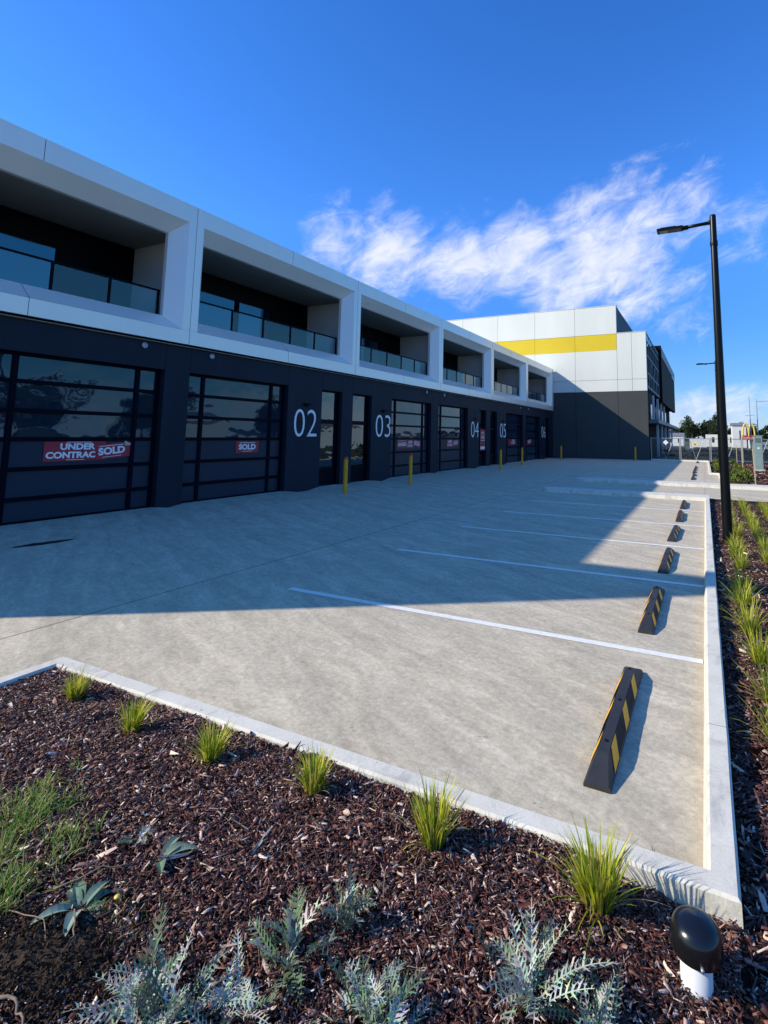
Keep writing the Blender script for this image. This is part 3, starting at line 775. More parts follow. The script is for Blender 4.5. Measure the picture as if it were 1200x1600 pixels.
s = MB(); s.quad((-4.04, 61.2, 12.3), (-4.04, 90, 12.3), (-4.04, 90, 11.2), (-4.04, 61.2, 11.2)); s.quad((-4.04, 61.2, 12.3), (-4.04, 90, 12.3), (-6, 90, 12.4), (-6, 61.2, 12.4)); s.build('roof_flashing', M['fascia'], fb, recalc=False)
for y0 in (48.2, 50.6, 56, 62, 66, 72, 78):
    s = MB(); s.box(-4.98, -4.92, y0, y0 + 1.6, 3.9, 5.9); s.build('window', M['win_glass'], fb)
for y0 in (53.5, 59, 64, 69):
    s = MB(); s.box(-4.6, -4.4, y0, y0 + .5, 3.75, 6.2); s.build('column', M['house'], fb)
for y0 in (47.2, 49.4): s = MB(); s.box(-4.75, -4.42, y0, y0 + .5, 3.6, 6.1); s.build('brown_column', M['brownpost'], fb)
s = MB(); s.box(-5, -3.9, 52, 90, 3.35, 3.75); s.build('awning', M['fascia'], fb, bevel=.03)
for y in (56, 62, 68, 75, 82): s = MB(); s.box(-4.45, -4.25, y, y + .6, 0, 3.35); s.build('shopfront_post', M['house'], fb)

# ------------------------------------------------------------------ bollards
def bollard():
    r = empty('bollard', (0, 0, 0), 'x', 'bollard', 'yellow steel bollards along the units')
    b = MB(); b.lathe([(.07, -.1), (.07, 1.16), (.066, 1.16)], n=20); b.build('post', M['yellow'], r, smooth=False)
    b = MB(); b.lathe([(.072, 1.13), (.073, 1.17), (.066, 1.195), (.04, 1.21), (.001, 1.215)], n=20); b.build('cap', M['orange'], r, smooth=True)
    return r
bp = bollard()
bl = [(-10.62, 11.50, 'yellow bollard in front of the slim windows between numbers 02 and 03'), (-10.5, 15.54, 'yellow bollard in front of the door right of number 03'),
      (-10.48, 25.7, 'yellow bollard in front of number 05 window, left of its pair'), (-11.1, 31.5, 'yellow bollard in front of the pier right of number 05'),
      (-11.09, 42.2, 'yellow bollard in the corner where the units meet the tall building'), (-5.25, 44.1, 'yellow bollard standing alone near the right end of the charcoal wall')]
for k, (x, y, l) in enumerate(bl):
    o = bp if k == 0 else copy_tree(bp)
    o.location = (x, y, 0); o['label'] = l; o.rotation_euler.z = k * .7

# ------------------------------------------------------------------ wheel stops
def wheel_stop():
    r = empty('wheel_stop', (0, 0, 0), 'x', 'wheel stop', 'black and yellow rubber wheel stops')
    ln = .825; w = .075; h = .10
    # body with ribs on flanks: cross-section trapezoid, sloped ends
    b = MB(); tw = .032
    ys = [-ln, -ln + .17, ln - .17, ln]
    def ring(y, hh, top): return [(-w, y, 0), (-w, y, .018), (-top, y, hh), (top, y, hh), (w, y, .018), (w, y, 0)]
    R = [ring(-ln, .030, .062), ring(-ln + .20, h, tw), ring(-.02, h, tw), ring(ln - .20, h, tw), ring(ln, .030, .062)]
    for A, Bq in zip(R, R[1:]):
        for k in range(5): b.quad(A[k], A[k + 1], Bq[k + 1], Bq[k])
    b.quad(*R[0]); b.quad(*R[-1])
    b.build('body', M['rubber'], r, bevel=.004)
    # ribs
    rb = MB()
    segs = [(-.47, -.10), (.10, .52)]
    for sgn in (-1, 1):
        for y0, y1 in ((-.57, -.12), (-.02, .50)):
            for q in range(6):
                t = .14 + .74 * q / 5; x = sgn * (w + (tw - w) * t); z = .018 + (h - .018) * t
                rb.quad((x + sgn * .004, y0, z - .001), (x + sgn * .004, y1, z - .001), (x + sgn * .0015, y1, z + .006), (x + sgn * .0015, y0, z + .006))
                rb.quad((x + sgn * .0045, y0, z - .001), (x + sgn * .0045, y1, z - .001), (x - sgn * .002, y1, z - .004), (x - sgn * .002, y0, z - .004))
    rb.build('ribs', M['rubber'], r)
    for yc in (-.52, -.04, .42):
        for sgn in (-1, 1):
            def P_(t, y): return (sgn * (w + (tw - w) * t + .0035), y, .018 + (h - .018) * t + .003)
            y0 = yc - .09; q = MB()
            q.quad(P_(.05, y0 - .06), P_(.05, y0 + .10), P_(.97, y0 + .22), P_(.97, y0 + .06))
            q.build('reflector_patch', M['reflect'], r, recalc=False)
    for yc in (-.50, .06, .62):
        q = MB(); q.lathe([(.001, 0), (.012, 0), (.012, .004), (.001, .005)], (0, yc, h + .0005), 10); q.build('bolt', M['steel_dark'], r)
    return r
ws = wheel_stop()
wsl = ['black and yellow wheel stop nearest the garden bed, ribbed flank in full sun', 'second wheel stop from the near bed, just outside the shadow band', 'third wheel stop, its near end in the band of shadow', 'fourth wheel stop from the near bed', 'fifth wheel stop from the near bed', 'last wheel stop before the raised concrete strip',
       'first wheel stop beyond the footpath strip', 'second wheel stop beyond the footpath strip', 'third wheel stop beyond the footpath strip', 'fourth wheel stop beyond the footpath strip', 'fifth wheel stop beyond the footpath strip', 'farthest wheel stop, standing alone by the end kerb']
for k, y in enumerate([1.3, 3.9, 6.5, 9.1, 11.7, 14.15, 25.45, 28.05, 30.65, 33.25, 35.85, 44.0]):
    y -= .0; o = ws if k == 0 else copy_tree(ws)
    o.location = (-.53 + random.uniform(-.02, .02) * (k > 0), y - (.0 if k == 0 else random.uniform(0, .08)), .0005); o.rotation_euler.z = random.uniform(-.02, .02) * (k > 0)
    o['label'] = wsl[k]

# ------------------------------------------------------------------ lamp posts
def lamp(loc, lab, H=6.48, r0=.092, r1=.06, arm=.95):
    r = empty('street_lamp', loc, lab, 'street lamp', 'black street lamps with side arm')
    b = MB(); b.lathe([(.001, -.05), (r0, -.05), (r0 * .995, .0), (r0 + (r1 - r0) * .55, H * .55), (r1, H), (r1 * .9, H + .03), (.001, H + .035)], n=24); b.build('pole', M['pole'], r, smooth=True)
    b = MB(); b.box(-.17, .17, -.17, .17, -.04, -.012)
    for sx in (-1, 1):
        for sy in (-1, 1): b.tube([(sx * .13, sy * .13, -.02), (sx * .13, sy * .13, .03)], .014, 6)
    b.build('base_plate', M['pole'], r)
    b = MB(); b.tube([(-r1 * .5, 0, H - .12), (-.55, 0, H - .15)], .035, 10); b.tube([(-.10, 0, H - .12), (-.02, 0, H - .115)], .045, 10); b.build('arm', M['pole'], r, smooth=True)
    b = MB(); b.tube([(-.46, 0, H - .15), (-.60, 0, H - .16)], .048, 12); b.box(-arm - .12, -.56, -.12, .12, H - .178, H - .125); b.box(-arm - .05, -.70, -.08, .08, H - .12, H - .10)
    hd = b.build('lamp_head', M['pole'], r, bevel=.012)
    b = MB(); b.box(-arm - .06, -.86, -.085, .085, H - .185, H - .179); b.build('lens', M['lens'], hd)
    b = MB(); b.lathe([(r1 + .012, 0), (r1 + .014, .05), (r1 + .012, .1)], (0, 0, H - .62), 20); b.build('collar', M['pole'], r)
    return r
lamp((.405, 8.81, -.02), 'tall black street lamp in the mulch right of the kerb')
lamp((.85, 32.2, -.02), 'distant black street lamp almost hidden behind the tall near one', H=6.6)

# ------------------------------------------------------------------ mushroom vent in the near bed
r = empty('vent_riser', (-.015, -.425, .0), 'white pipe riser with glossy black mushroom cap in the mulch by the kerb corner', 'vent pipe')
b = MB(); b.lathe([(.054, -.1), (.054, .16), (.048, .16), (.048, .02)], n=28); b.build('pipe', M['pvc'], r, smooth=True)
b = MB(); b.lathe([(.052, .122), (.082, .116), (.088, .118), (.0895, .125), (.0885, .160), (.086, .178), (.078, .196), (.063, .210), (.038, .220), (.001, .224)], n=36); cp = b.build('cap', M['blackcap'], r, smooth=True)
b = MB(); b.tube([(.02, -.085, .132), (.022, -.100, .131)], .006, 10); b.build('screw', M['galv'], cp, smooth=True)
cp.rotation_euler = (.0, .02, 0)

# ------------------------------------------------------------------ plants
def blades(mb, n, L0, L1, spread, wid, cols, base_r=.04, seg=5, droop=1., c=(0, 0, 0), zb=-.03):
    for _ in range(n):
        a = random.uniform(0, 2 * PI); r0 = base_r * math.sqrt(random.random())
        ln = random.uniform(L0, L1); lean = abs(random.gauss(0, spread)); w0 = wid * random.uniform(.7, 1.25)
        p = Vector((c[0] + r0 * math.cos(a), c[1] + r0 * math.sin(a), c[2] + zb)); a += random.gauss(0, .5)
        d = Vector((math.cos(a), math.sin(a), 0)); el = PI / 2 - lean; k = random.uniform(.0, .22) * droop
        side = Vector((-d.y, d.x, 0)); tw = random.uniform(-.7, .7); side = (side * math.cos(tw) + d * math.sin(tw))
        cc = random.choice(cols); f = random.uniform(.75, 1.25); pr = None
        for q in range(seg + 1):
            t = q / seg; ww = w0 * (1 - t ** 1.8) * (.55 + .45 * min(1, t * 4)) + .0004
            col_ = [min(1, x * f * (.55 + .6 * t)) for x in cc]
            cur = (p - side * ww, p + side * ww, col_)
            if pr:
                i = len(mb.v); mb.v += [tuple(pr[0]), tuple(pr[1]), tuple(cur[1]), tuple(cur[0])]
                mb.c += [pr[2], pr[2], cur[2], cur[2]]; mb.f.append((i, i + 1, i + 2, i + 3)); mb.mi.append(0)
            pr = cur
            p = p + (d * math.cos(el) + Vector((0, 0, 1)) * math.sin(el)) * (ln / seg); el -= k * (1 + lean)
LG = [(.66, .64, .04), (.52, .58, .04), (.32, .42, .03), (.74, .68, .08), (.20, .30, .025), (.70, .56, .14)]
protos = []
def tuft(loc, s, lab, grp, n=120, L=(.13, .30), spread=.26, rz=0., new=True):
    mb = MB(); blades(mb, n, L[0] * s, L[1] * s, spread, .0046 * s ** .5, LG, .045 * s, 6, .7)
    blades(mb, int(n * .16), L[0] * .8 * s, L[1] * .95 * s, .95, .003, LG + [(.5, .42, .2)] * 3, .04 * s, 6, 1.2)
    mb2 = MB(); o = mb.build('grass_tuft', M['blade'], None, recalc=False)
    o.location = loc; o.rotation_euler.z = rz
    return tag(o, lab, 'grass plant', grp)
nearT = [(-4.014, -.306, .76, 'leftmost yellow-green grass tuft, by the left corner of the near bed'), (-3.264, -.382, .78, 'second grass tuft from the left along the near kerb'),
         (-2.561, -.375, .82, 'third grass tuft from the left along the near kerb'), (-1.848, -.329, .82, 'fourth grass tuft from the left along the near kerb, upright and narrow'),
         (-1.111, -.368, 1.05, 'tall thin grass tuft leaning right, second from the kerb corner'), (-.379, -.322, 1.12, 'largest grass tuft with splayed lower blades, nearest the vent pipe')]
for k, (x, y, s, l) in enumerate(nearT):
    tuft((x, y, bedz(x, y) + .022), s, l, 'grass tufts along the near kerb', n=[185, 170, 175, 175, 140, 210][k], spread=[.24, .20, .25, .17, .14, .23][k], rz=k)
rt = [(.46, 1.36), (.46, 2.05), (.47, 2.86), (.46, 3.68), (.44, 4.6), (.46, 5.35), (.5, 6.65), (.47, 7.5), (.50, 8.3), (.62, 9.6), (.55, 10.9), (.56, 12.3), (.58, 13.6), (.6, 15.2),
      (.98, 6.2), (.93, 7.3), (.95, 8.3), (.96, 9.2), (.97, 10.2), (.97, 11.2), (.97, 12.3), (.97, 13.4), (.98, 14.4), (1.0, 15.3),
      (1.42, 9.6), (1.42, 10.8), (1.44, 12.1), (1.45, 13.3), (1.46, 14.6), (1.9, 14.2), (1.92, 15.4), (1.4, 5.2), (1.42, 8.1)]
tp = None; tps = []
for k in range(4):
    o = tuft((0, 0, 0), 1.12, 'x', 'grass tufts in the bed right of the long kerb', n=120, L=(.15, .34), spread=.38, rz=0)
    tps.append(o)
used = set()
for k, (x, y) in enumerate(rt):
    src = tps[k % 4]; o = src if (k % 4) not in used else src.copy()
    if (k % 4) in used: col.objects.link(o)
    used.add(k % 4)
    o.location = (x + random.uniform(-.03, .03), y, -.02); o.rotation_euler.z = random.uniform(0, 6); s = random.uniform(.85, 1.12); o.scale = (s, s, s)
    row = 'kerbside row' if x < .75 else ('second row' if x < 1.2 else 'outer rows')
    nth = sum(1 for q in rt[:k] if (q[0] < .75) == (x < .75) and (.75 <= q[0] < 1.2) == (.75 <= x < 1.2)) + 1
    words = ['nearest', 'second', 'third', 'fourth', 'fifth', 'sixth', 'seventh', 'eighth', 'ninth', 'tenth', 'eleventh', 'twelfth', 'thirteenth', 'fourteenth']
    o['label'] = 'strappy green tuft in the %s of the right bed, %s %s' % (row, words[nth - 1], 'in the row' if nth == 1 else 'from the near end')

def pinnate(mb, base, a, ln, lift, cc, lobes=11, wl=.055, curl=.6, tw=0.):
    """a grey toothed leaf: midrib with narrow lobes, each lobe with teeth"""
    d = Vector((math.cos(a), math.sin(a), 0)); p = Vector(base); el = lift; S = Vector((-d.y, d.x, 0)); S = (S * math.cos(tw) + Vector((0, 0, 1)) * math.sin(tw)).normalized()
    seg = lobes * 2; f = random.uniform(.8, 1.2)
    def q4(a_, b_, c_, d_, c1, c2):
        i = len(mb.v); mb.v.extend([tuple(a_), tuple(b_), tuple(c_), tuple(d_)]); mb.c.extend([c1, c1, c2, c2]); mb.f.append((i, i + 1, i + 2, i + 3)); mb.mi.append(0)
    pr = None
    for k in range(seg + 1):
        t = k / seg; T = d * math.cos(el) + Vector((0, 0, 1)) * math.sin(el); Nn = T.cross(S).normalized()
        w = .0035 * (1 - t) + .0009; c1 = [x * f * (.75 + .4 * t) for x in cc]
        cur = (p - S * w, p + S * w, c1)
        if pr: q4(pr[0], pr[1], cur[1], cur[0], pr[2], cur[2])
        pr = cur
        if k % 2 == 1 and t > .08:
            for sg in (-1, 1):
                ll = wl * (math.sin(PI * min(1, t * .85 + .12)) ** .8) * random.uniform(.75, 1.2); ang = random.uniform(.55, .85)
                ld = (T * ang + S * sg).normalized(); ld = (ld + Nn * random.uniform(-.1, .55)).normalized()
                wd = ll * .135; pb = p.copy(); up = T * wd
                pm = pb + ld * ll * .55 + Nn * ll * .08; pt = pb + ld * ll + T * ll * .18 + Nn * random.uniform(-.1, .2) * ll
                cm_ = [x * f * random.uniform(.8, 1.25) for x in cc]
                q4(pb - up, pb + up, pm + up * .9, pm - up * .9, cm_, cm_); q4(pm - up * .9, pm + up * .9, pt + up * .15, pt - up * .1, cm_, cm_)
                for ts in (-1, 1):
                    tb = pb + ld * ll * .45; te = tb + (ld * .6 + T * ts * .9).normalized() * ll * .38 + Nn * ll * .1
                    q4(tb - ld * wd * .8, tb + ld * wd * .8, te + ld * wd * .1, te, cm_, cm_)
        p = p + T * (ln / seg); el -= curl * random.uniform(.6, 1.4) / seg
SV = [(.36, .39, .29), (.46, .49, .38), (.24, .29, .19), (.58, .60, .48), (.15, .20, .11)]
def silver(loc, lab, n, ln, spread=(.5, 1.3), R=.03, a0=None, da=PI, wl=.05, upright=0.):
    mb = MB()
    loc = (loc[0], loc[1], bedz(loc[0], loc[1]) + .022)
    for k in range(n):
        a = random.uniform(0, 2 * PI) if a0 is None else a0 + random.uniform(-da, da)
        pinnate(mb, (R * random.uniform(-1, 1), R * random.uniform(-1, 1), -.01), a, ln * random.uniform(.65, 1.15), random.uniform(*spread), random.choice(SV), lobes=random.randint(9, 12), wl=wl * random.uniform(.8, 1.2), curl=random.uniform(.3, 1.3), tw=random.uniform(-.8, .8))
    o = mb.build('silver_plant', M['silver'], None, recalc=False); o.location = loc
    return tag(o, lab, 'silver plant', 'silver-grey thistle-leaved plants in the near bed')
silver((-1.235, -.865, .0), 'upright silver thistle-leaved plant in the middle of the near bed, the farther of two together', 13, .20, (.8, 1.45), .03, wl=.035)
silver((-1.32, -1.07, .0), 'silver plant with broad combed leaves, the nearer left one of two together', 14, .20, (.35, 1.3), .04, wl=.045)
silver((-.93, -1.12, .0), 'dense silver plant cut by the bottom edge, centre', 30, .21, (.25, 1.2), .09, wl=.035)
silver((-.52, -.79, .0), 'tall silver plant left of the vent pipe with feathery top', 28, .25, (.5, 1.4), .05, wl=.035)
silver((-.31, -.84, .0), 'low silver plant at the bottom edge just left of the vent pipe', 22, .19, (.25, 1.1), .07, wl=.03)
silver((-1.60, -1.40, .0), 'large silver plant at bottom left with dense spiky leaves', 44, .20, (.3, 1.3), .10, wl=.035)
silver((-1.38, -1.33, .0), 'fine silver plant at the bottom edge between two larger ones', 28, .17, (.2, 1.0), .10, wl=.028)

def broad(loc, n, ln, wd, lab, name, cols, lift=(.25, .9), a0=None, da=PI):
    mb = MB()
    for k in range(n):
        a = random.uniform(0, 2 * PI) if a0 is None else a0 + random.uniform(-da, da)
        d = Vector((math.cos(a), math.sin(a), 0)); S = Vector((-d.y, d.x, 0)); p = Vector((0, 0, 0)); el = random.uniform(*lift); l = ln * random.uniform(.6, 1.1)
        cc = random.choice(cols); pr = None; sg = 8
        for q in range(sg + 1):
            t = q / sg; w_ = wd * math.sin(PI * min(1, .06 + t * .94)) ** .8 * (1.1 - .5 * abs(t - .55)) + .001
            z = Vector((0, 0, w_ * .45)); f = random.uniform(.85, 1.1)
            cur = (p - S * w_ + z, p.copy(), p + S * w_ + z, [x * f for x in cc])
            if pr:
                lt = [min(1, x * 1.7) for x in cc]
                for u, v_ in ((0, 1), (1, 2)):
                    i = len(mb.v); mb.v += [tuple(pr[u]), tuple(pr[v_]), tuple(cur[v_]), tuple(cur[u])]
                    cs = [pr[3] if u == 0 else lt, lt if u == 0 else pr[3], lt if u == 0 else cur[3], cur[3] if u == 0 else lt]
                    mb.c += cs; mb.f.append((i, i + 1, i + 2, i + 3)); mb.mi.append(0)
            pr = cur; p = p + (d * math.cos(el) + Vector((0, 0, 1)) * math.sin(el)) * l / sg; el -= .16
    o = mb.build(name, M['silver'], None, recalc=False); o.location = loc
    return tag(o, lab, 'weed')
broad((-2.21, -1.28, .06), 18, .19, .021, 'grey-green weed rosette with broad pale leaves at lower left', 'leafy_weed', [(.15, .21, .15), (.10, .17, .10), (.22, .28, .21)], (.1, .95))
broad((-2.15, -.99, .06), 5, .19, .02, 'weed with a few long lance-shaped leaves right of the rosette', 'leafy_weed', [(.17, .22, .15), (.12, .18, .11)], (.5, .9), .6, 1.3)
silver((-2.37, -.95, .0), 'tiny ferny grey weed above the leafy rosette', 14, .07, (.2, 1.1), .03, wl=.02)
mb = MB()
for k in range(70):
    x, y = random.gauss(-2.06, .10), random.gauss(-1.25, .07)
    blades(mb, 5, .02, .05, .8, .003, [(.16, .24, .05), (.24, .32, .07)], .015, 3, 2., (x, y, .07), -.01)
tag(mb.build('low_weed', M['blade'], None, recalc=False), 'low mossy green weed patch beside the rosette', 'weed', kind='stuff')
mb = MB()
for k in range(560):
    t = random.random() ** .8; x = -3.2 + .75 * t + random.gauss(0, .07); y = -1.0 - .36 * t + random.gauss(0, .10)
    if noise.noise(Vector((x * 6, y * 6, 1))) < -.02 + random.uniform(-.1, .1): continue
    blades(mb, 7, .03, .10, .8, .0030, [(.22, .36, .06), (.34, .44, .09), (.40, .42, .12), (.14, .26, .05), (.50, .46, .18)], .03, 4, 1.5, (x, y, .08), -.012)
tag(mb.build('weedy_grass', M['blade'], None, recalc=False), 'thin green weedy grass growing through the mulch at lower left', 'grass', kind='stuff')
# flower
mb = MB(); mb.lathe([(.001, .012), (.011, .010), (.012, .006), (.001, 0)], (0, 0, 0), 10); mb.c = []
o = mb.build('yellow_flower', M['archyellow'], None, smooth=True); o.location = (-2.085, -1.215, .11); tag(o, 'tiny yellow flower beside the leafy rosette', 'flower')
# soil clod and twigs
import bmesh
bm = bmesh.new(); bmesh.ops.create_icosphere(bm, subdivisions=5, radius=1)
for v in bm.verts:
    n_ = noise.fractal(v.co * 2.2, 1.0, 2.1, 5); v.co *= 1 + .16 * n_
    v.co = Vector((v.co.x * .26, v.co.y * .15, v.co.z * .06))
me = bpy.data.meshes.new('soil_clod'); bm.to_mesh(me); bm.free(); me.materials.append(M['clod'])
o = bpy.data.objects.new('soil_clod', me); col.objects.link(o); o.location = (-2.13, -1.47, .05); o.rotation_euler.z = .5; tag(o, 'crumbly brown clod of soil at the bottom left corner', 'soil clod')
mb = MB()
for k in range(5200):
    a = random.uniform(0, 2 * PI); rr = math.sqrt(random.random()); x = -2.11 + .42 * rr * math.cos(a); y = -1.47 + .22 * rr * math.sin(a)
    s = random.uniform(.003, .011); i = len(mb.v); zc = .065 + .05 * (1 - rr * rr) + random.uniform(-.012, .01)
    mb.v += [(x + random.uniform(-s, s), y + random.uniform(-s, s), zc + random.uniform(-s, s)) for _ in range(4)]
    mb.f += [(i, i + 1, i + 2), (i, i + 2, i + 3), (i, i + 1, i + 3), (i + 1, i + 2, i + 3)]; mb.mi += [0] * 4
tag(mb.build('soil_crumbs', M['clod'], None), 'loose brown soil crumbs around the clod', 'soil', kind='stuff')
def twig(pts, r, lab, mat='twig'):
    pts = [(a[0] + .07, a[1] - .07, a[2] + .065) for a in pts]
    P2 = []
    for a, b in zip(pts, pts[1:]):
        for q in range(4):
            t = q / 4; v = Vector(a).lerp(Vector(b), t); P2.append(v + Vector([random.uniform(-1, 1) * r * 1.2 for _ in range(3)]))
    P2.append(Vector(pts[-1])); n = len(P2)
    mb = MB().tube(P2, [r * (1 - .6 * k / n) for k in range(n)], 6)
    return tag(mb.build('twig', M[mat], None, smooth=True), lab, 'twig')
twig([(-2.44, -1.22, .03), (-2.36, -1.08, .05), (-2.28, -1.0, .03)], .0035, 'dry twig lying left of the leafy rosette')
twig([(-2.22, -1.27, .07), (-2.14, -1.31, .05), (-2.06, -1.36, .02)], .003, 'forked pale twig on top of the soil clod')
twig([(-2.14, -1.31, .05), (-2.11, -1.37, .05)], .002, 'short side twig on the soil clod')
twig([(-2.18, -1.56, .03), (-2.10, -1.53, .05), (-2.02, -1.53, .03), (-1.96, -1.56, .02)], .006, 'thick pale root at the very bottom left')
twig([(-2.5, -1.35, .03), (-2.3, -1.33, .06), (-2.15, -1.40, .03)], .0025, 'thin dry stem crossing the soil clod')
twig([(-1.30, -.52, .02), (-1.26, -.60, .03), (-1.22, -.66, .01)], .002, 'thin pale stick above the silver pair')
twig([(-.95, -.50, .02), (-1.02, -.62, .03), (-1.06, -.70, .01)], .002, 'thin pale stick in the open mulch centre')
twig([(-.10, -.60, .0), (-.02, -.62, .02), (.06, -.60, .01)], .002, 'thin pale stick below the vent pipe')

# bushy ground plants, stakes and cabinet in the far bed
def shrub(loc, r, h, n, cols, lab, cat='shrub', grp=None, name='shrub', ls=.05):
    mb = MB(); n_cl = max(5, n // 60); cl = []
    for _ in range(n_cl):
        a = random.uniform(0, 2 * PI); q = random.random() ** .6; cl.append((Vector((r * .7 * q * math.cos(a), r * .7 * q * math.sin(a), h * random.uniform(.2, .85) * (1 - .35 * q))), random.uniform(.25, .5) * min(r, h), random.uniform(.6, 1.3)))
    for _ in range(n):
        c, cr_, f = random.choice(cl); v = Vector([random.gauss(0, 1) for _ in range(3)]).normalized() * cr_ * random.random() ** .4 + c
        if v.z < 0: v.z = random.uniform(0, .1)
        nn_ = Vector([random.gauss(0, 1) for _ in range(3)]).normalized(); t = nn_.orthogonal().normalized(); u = nn_.cross(t); s = ls * random.uniform(.6, 1.4)
        cc = [x * f * random.uniform(.7, 1.3) for x in random.choice(cols)]
        i = len(mb.v); mb.v += [tuple(v - t * s), tuple(v - u * s * .5), tuple(v + t * s), tuple(v + u * s * .5)]; mb.c += [cc] * 4; mb.f.append((i, i + 1, i + 2, i + 3)); mb.mi.append(0)
    if name == 'shrub':
        o = mb.build(name, M['foliage'], None, recalc=False); o.location = loc; return tag(o, lab, cat, grp)
    return mb
YG = [(.22, .24, .04), (.15, .20, .03), (.30, .29, .06), (.09, .13, .025)]
xsb = []
for k, y in enumerate([30.5, 32.2, 34, 36, 38.2, 40.5, 43, 45.5]): xsb.append((.75 + .1 * (k % 2), y, .35, .5))
for k, y in enumerate([23, 24.4, 26, 27.8, 29.5, 31.5, 33.6, 36, 38.5, 41]): xsb.append((1.25 + .12 * (k % 2), y, .33, .48))
for k, y in enumerate([25.2, 28.3, 31, 34.5, 39, 43.5]): xsb.append((1.95, y, .35, .5))
pos_w = ['at the kerb', 'in the middle row', 'in the outer row']
for k, (x, y, r_, h_) in enumerate(xsb):
    rw = 0 if x < 1 else (1 if x < 1.7 else 2); nth = sum(1 for q in xsb[:k] if (0 if q[0] < 1 else (1 if q[0] < 1.7 else 2)) == rw)
    shrub((x, y, -.03), r_, h_, 420, YG, 'yellow-green low shrub beyond the footpath, %s, %s' % (pos_w[rw], ['closest', 'second', 'third', 'fourth', 'fifth', 'sixth', 'seventh', 'eighth', 'ninth', 'farthest'][nth]), 'shrub', 'low shrubs in the far garden bed', ls=.045)
for k, (x, y, h_, l) in enumerate([(1.96, 23.2, 1.55, 'tall pale timber stake nearest the footpath, in front of the green cabinet'), (2.06, 33.2, 1.5, 'pale timber stake just left of the green cabinet'), (2.27, 43.8, 1.5, 'farthest pale timber stake by the mesh fence'), (1.5, 41.5, 1.4, 'thin timber stake right of the lamp post near the fence')]):
    mb = MB(); mb.prism([(-.022, 0), (.022, 0), (.022, h_), (-.022, h_)], -.022, .022); mb.prism([(-.022, h_), (.022, h_), (.006, h_ + .05), (-.006, h_ + .05)], -.02, .02)
    o = mb.build('tree_stake', M['wood'], None); o.location = (x, y, -.05); o.rotation_euler = (random.uniform(-.03, .03), random.uniform(-.04, .0), 0); tag(o, l, 'stake', 'timber stakes in the far bed')
r = empty('service_cabinet', (3.09, 35.5, -.03), 'pale green metal service cabinet standing in the far bed', 'utility cabinet')
b = MB(); b.box(-.24, .24, -.18, .18, .08, 2.16); b.build('body', M['cabinet'], r, bevel=.015)
b = MB(); b.box(-.26, .26, -.2, .2, 2.16, 2.2); b.build('lid', M['cabinet'], r)
b = MB(); b.box(-.3, .3, -.24, .24, -.05, .08); b.build('plinth', M['kerb'], r)
b = MB(); b.box(-.215, .215, -.192, -.182, .14, 2.1); d_ = b.build('door', M['cabinet'], r)
b = MB(); b.box(-.06, .06, -.198, -.193, 1.35, 1.45); b.build('label_plate', M['signwhite'], d_)
b = MB()
for z in np.arange(1.75, 2.05, .05): b.box(-.16, .16, -.198, -.193, z, z + .02)
b.build('louvre', M['steel_dark'], d_)

# ------------------------------------------------------------------ mesh fence panels beyond the end kerb
YF = 46.95
fx = [-4.24, -1.82, .53, 2.88, 5.23, 7.6]
fl_ = ['mesh fence panel against the charcoal wall, with a white diamond sign', 'mesh fence panel with a yellow diamond sign behind the row of wheel stops', 'mesh fence panel behind the lamp post', 'mesh fence panel behind the green cabinet', 'mesh fence panel at the far right edge']
for k in range(5):
    x0, x1 = fx[k], fx[k + 1]; W_ = x1 - x0
    r = empty('mesh_fence_panel', (x0, YF, -.02), fl_[k], 'fence', 'galvanised mesh fence panels')
    b = MB(); b.tube([(0, 0, 0), (0, 0, 2.0)], .035, 8); b.tube([(W_ - .1, 0, 0), (W_ - .1, 0, 1.98)], .03, 8)
    b.tube([(0, 0, 1.93), (W_ - .1, 0, 1.93)], .03, 8); b.tube([(0, 0, .12), (W_ - .1, 0, .12)], .02, 8)
    b.build('frame', M['galv'], r)
    b = MB(); b.tube([(W_ * .28, 0.03, 1.93), (W_ * .5, .03, .15)], .018, 6); b.tube([(W_ * .78, .03, 1.93), (W_ * .5, .03, .15)], .018, 6); b.build('brace', M['galv'], r)
    b = MB(); sp = .11; hh = 1.8; ww = W_ - .1
    for q in np.arange(-hh, ww, sp):
        for s_ in (0, 1):
            xa, za, xb_, zb_ = q, 0, q + hh, hh
            if xa < 0: za -= xa; xa = 0
            if xb_ > ww: zb_ -= (xb_ - ww); xb_ = ww
            if s_: xa, xb_ = ww - xa, ww - xb_
            if zb_ > za: b.quad((xa - .003, 0, za + .12), (xa + .003, 0, za + .12), (xb_ + .003, 0, zb_ + .12), (xb_ - .003, 0, zb_ + .12))
    b.build('wire_mesh', M['galv'], r, recalc=False)
def diamond(x, z, s, mat, lab):
    r = empty('diamond_sign', (x, YF - .06, z), lab, 'sign')
    b = MB(); b.quad((0, 0, -s), (s, 0, 0), (0, 0, s), (-s, 0, 0)); b.quad((0, .008, -s), (s, .008, 0), (0, .008, s), (-s, .008, 0)); b.build('plate', M['signwhite'], r, recalc=False)
    if mat != 'signwhite':
        b = MB(); t = s * .84; b.quad((0, -.004, -t), (t, -.004, 0), (0, -.004, t), (-t, -.004, 0)); b.build('face', M[mat], r, recalc=False)
        b = MB(); b.lathe([(.001, 0), (s * .22, 0)], n=14); o = b.build('emblem', M['steel_dark'], r, recalc=False); o.data.transform(Matrix.Translation((0, -.007, 0)) @ Matrix.Rotation(PI / 2, 4, 'X'))
diamond(-3.02, 1.55, .23, 'signwhite', 'white diamond sign on the mesh fence beside the charcoal wall')
diamond(-.70, 1.42, .25, 'archyellow', 'yellow diamond sign with dark emblem on the mesh fence')
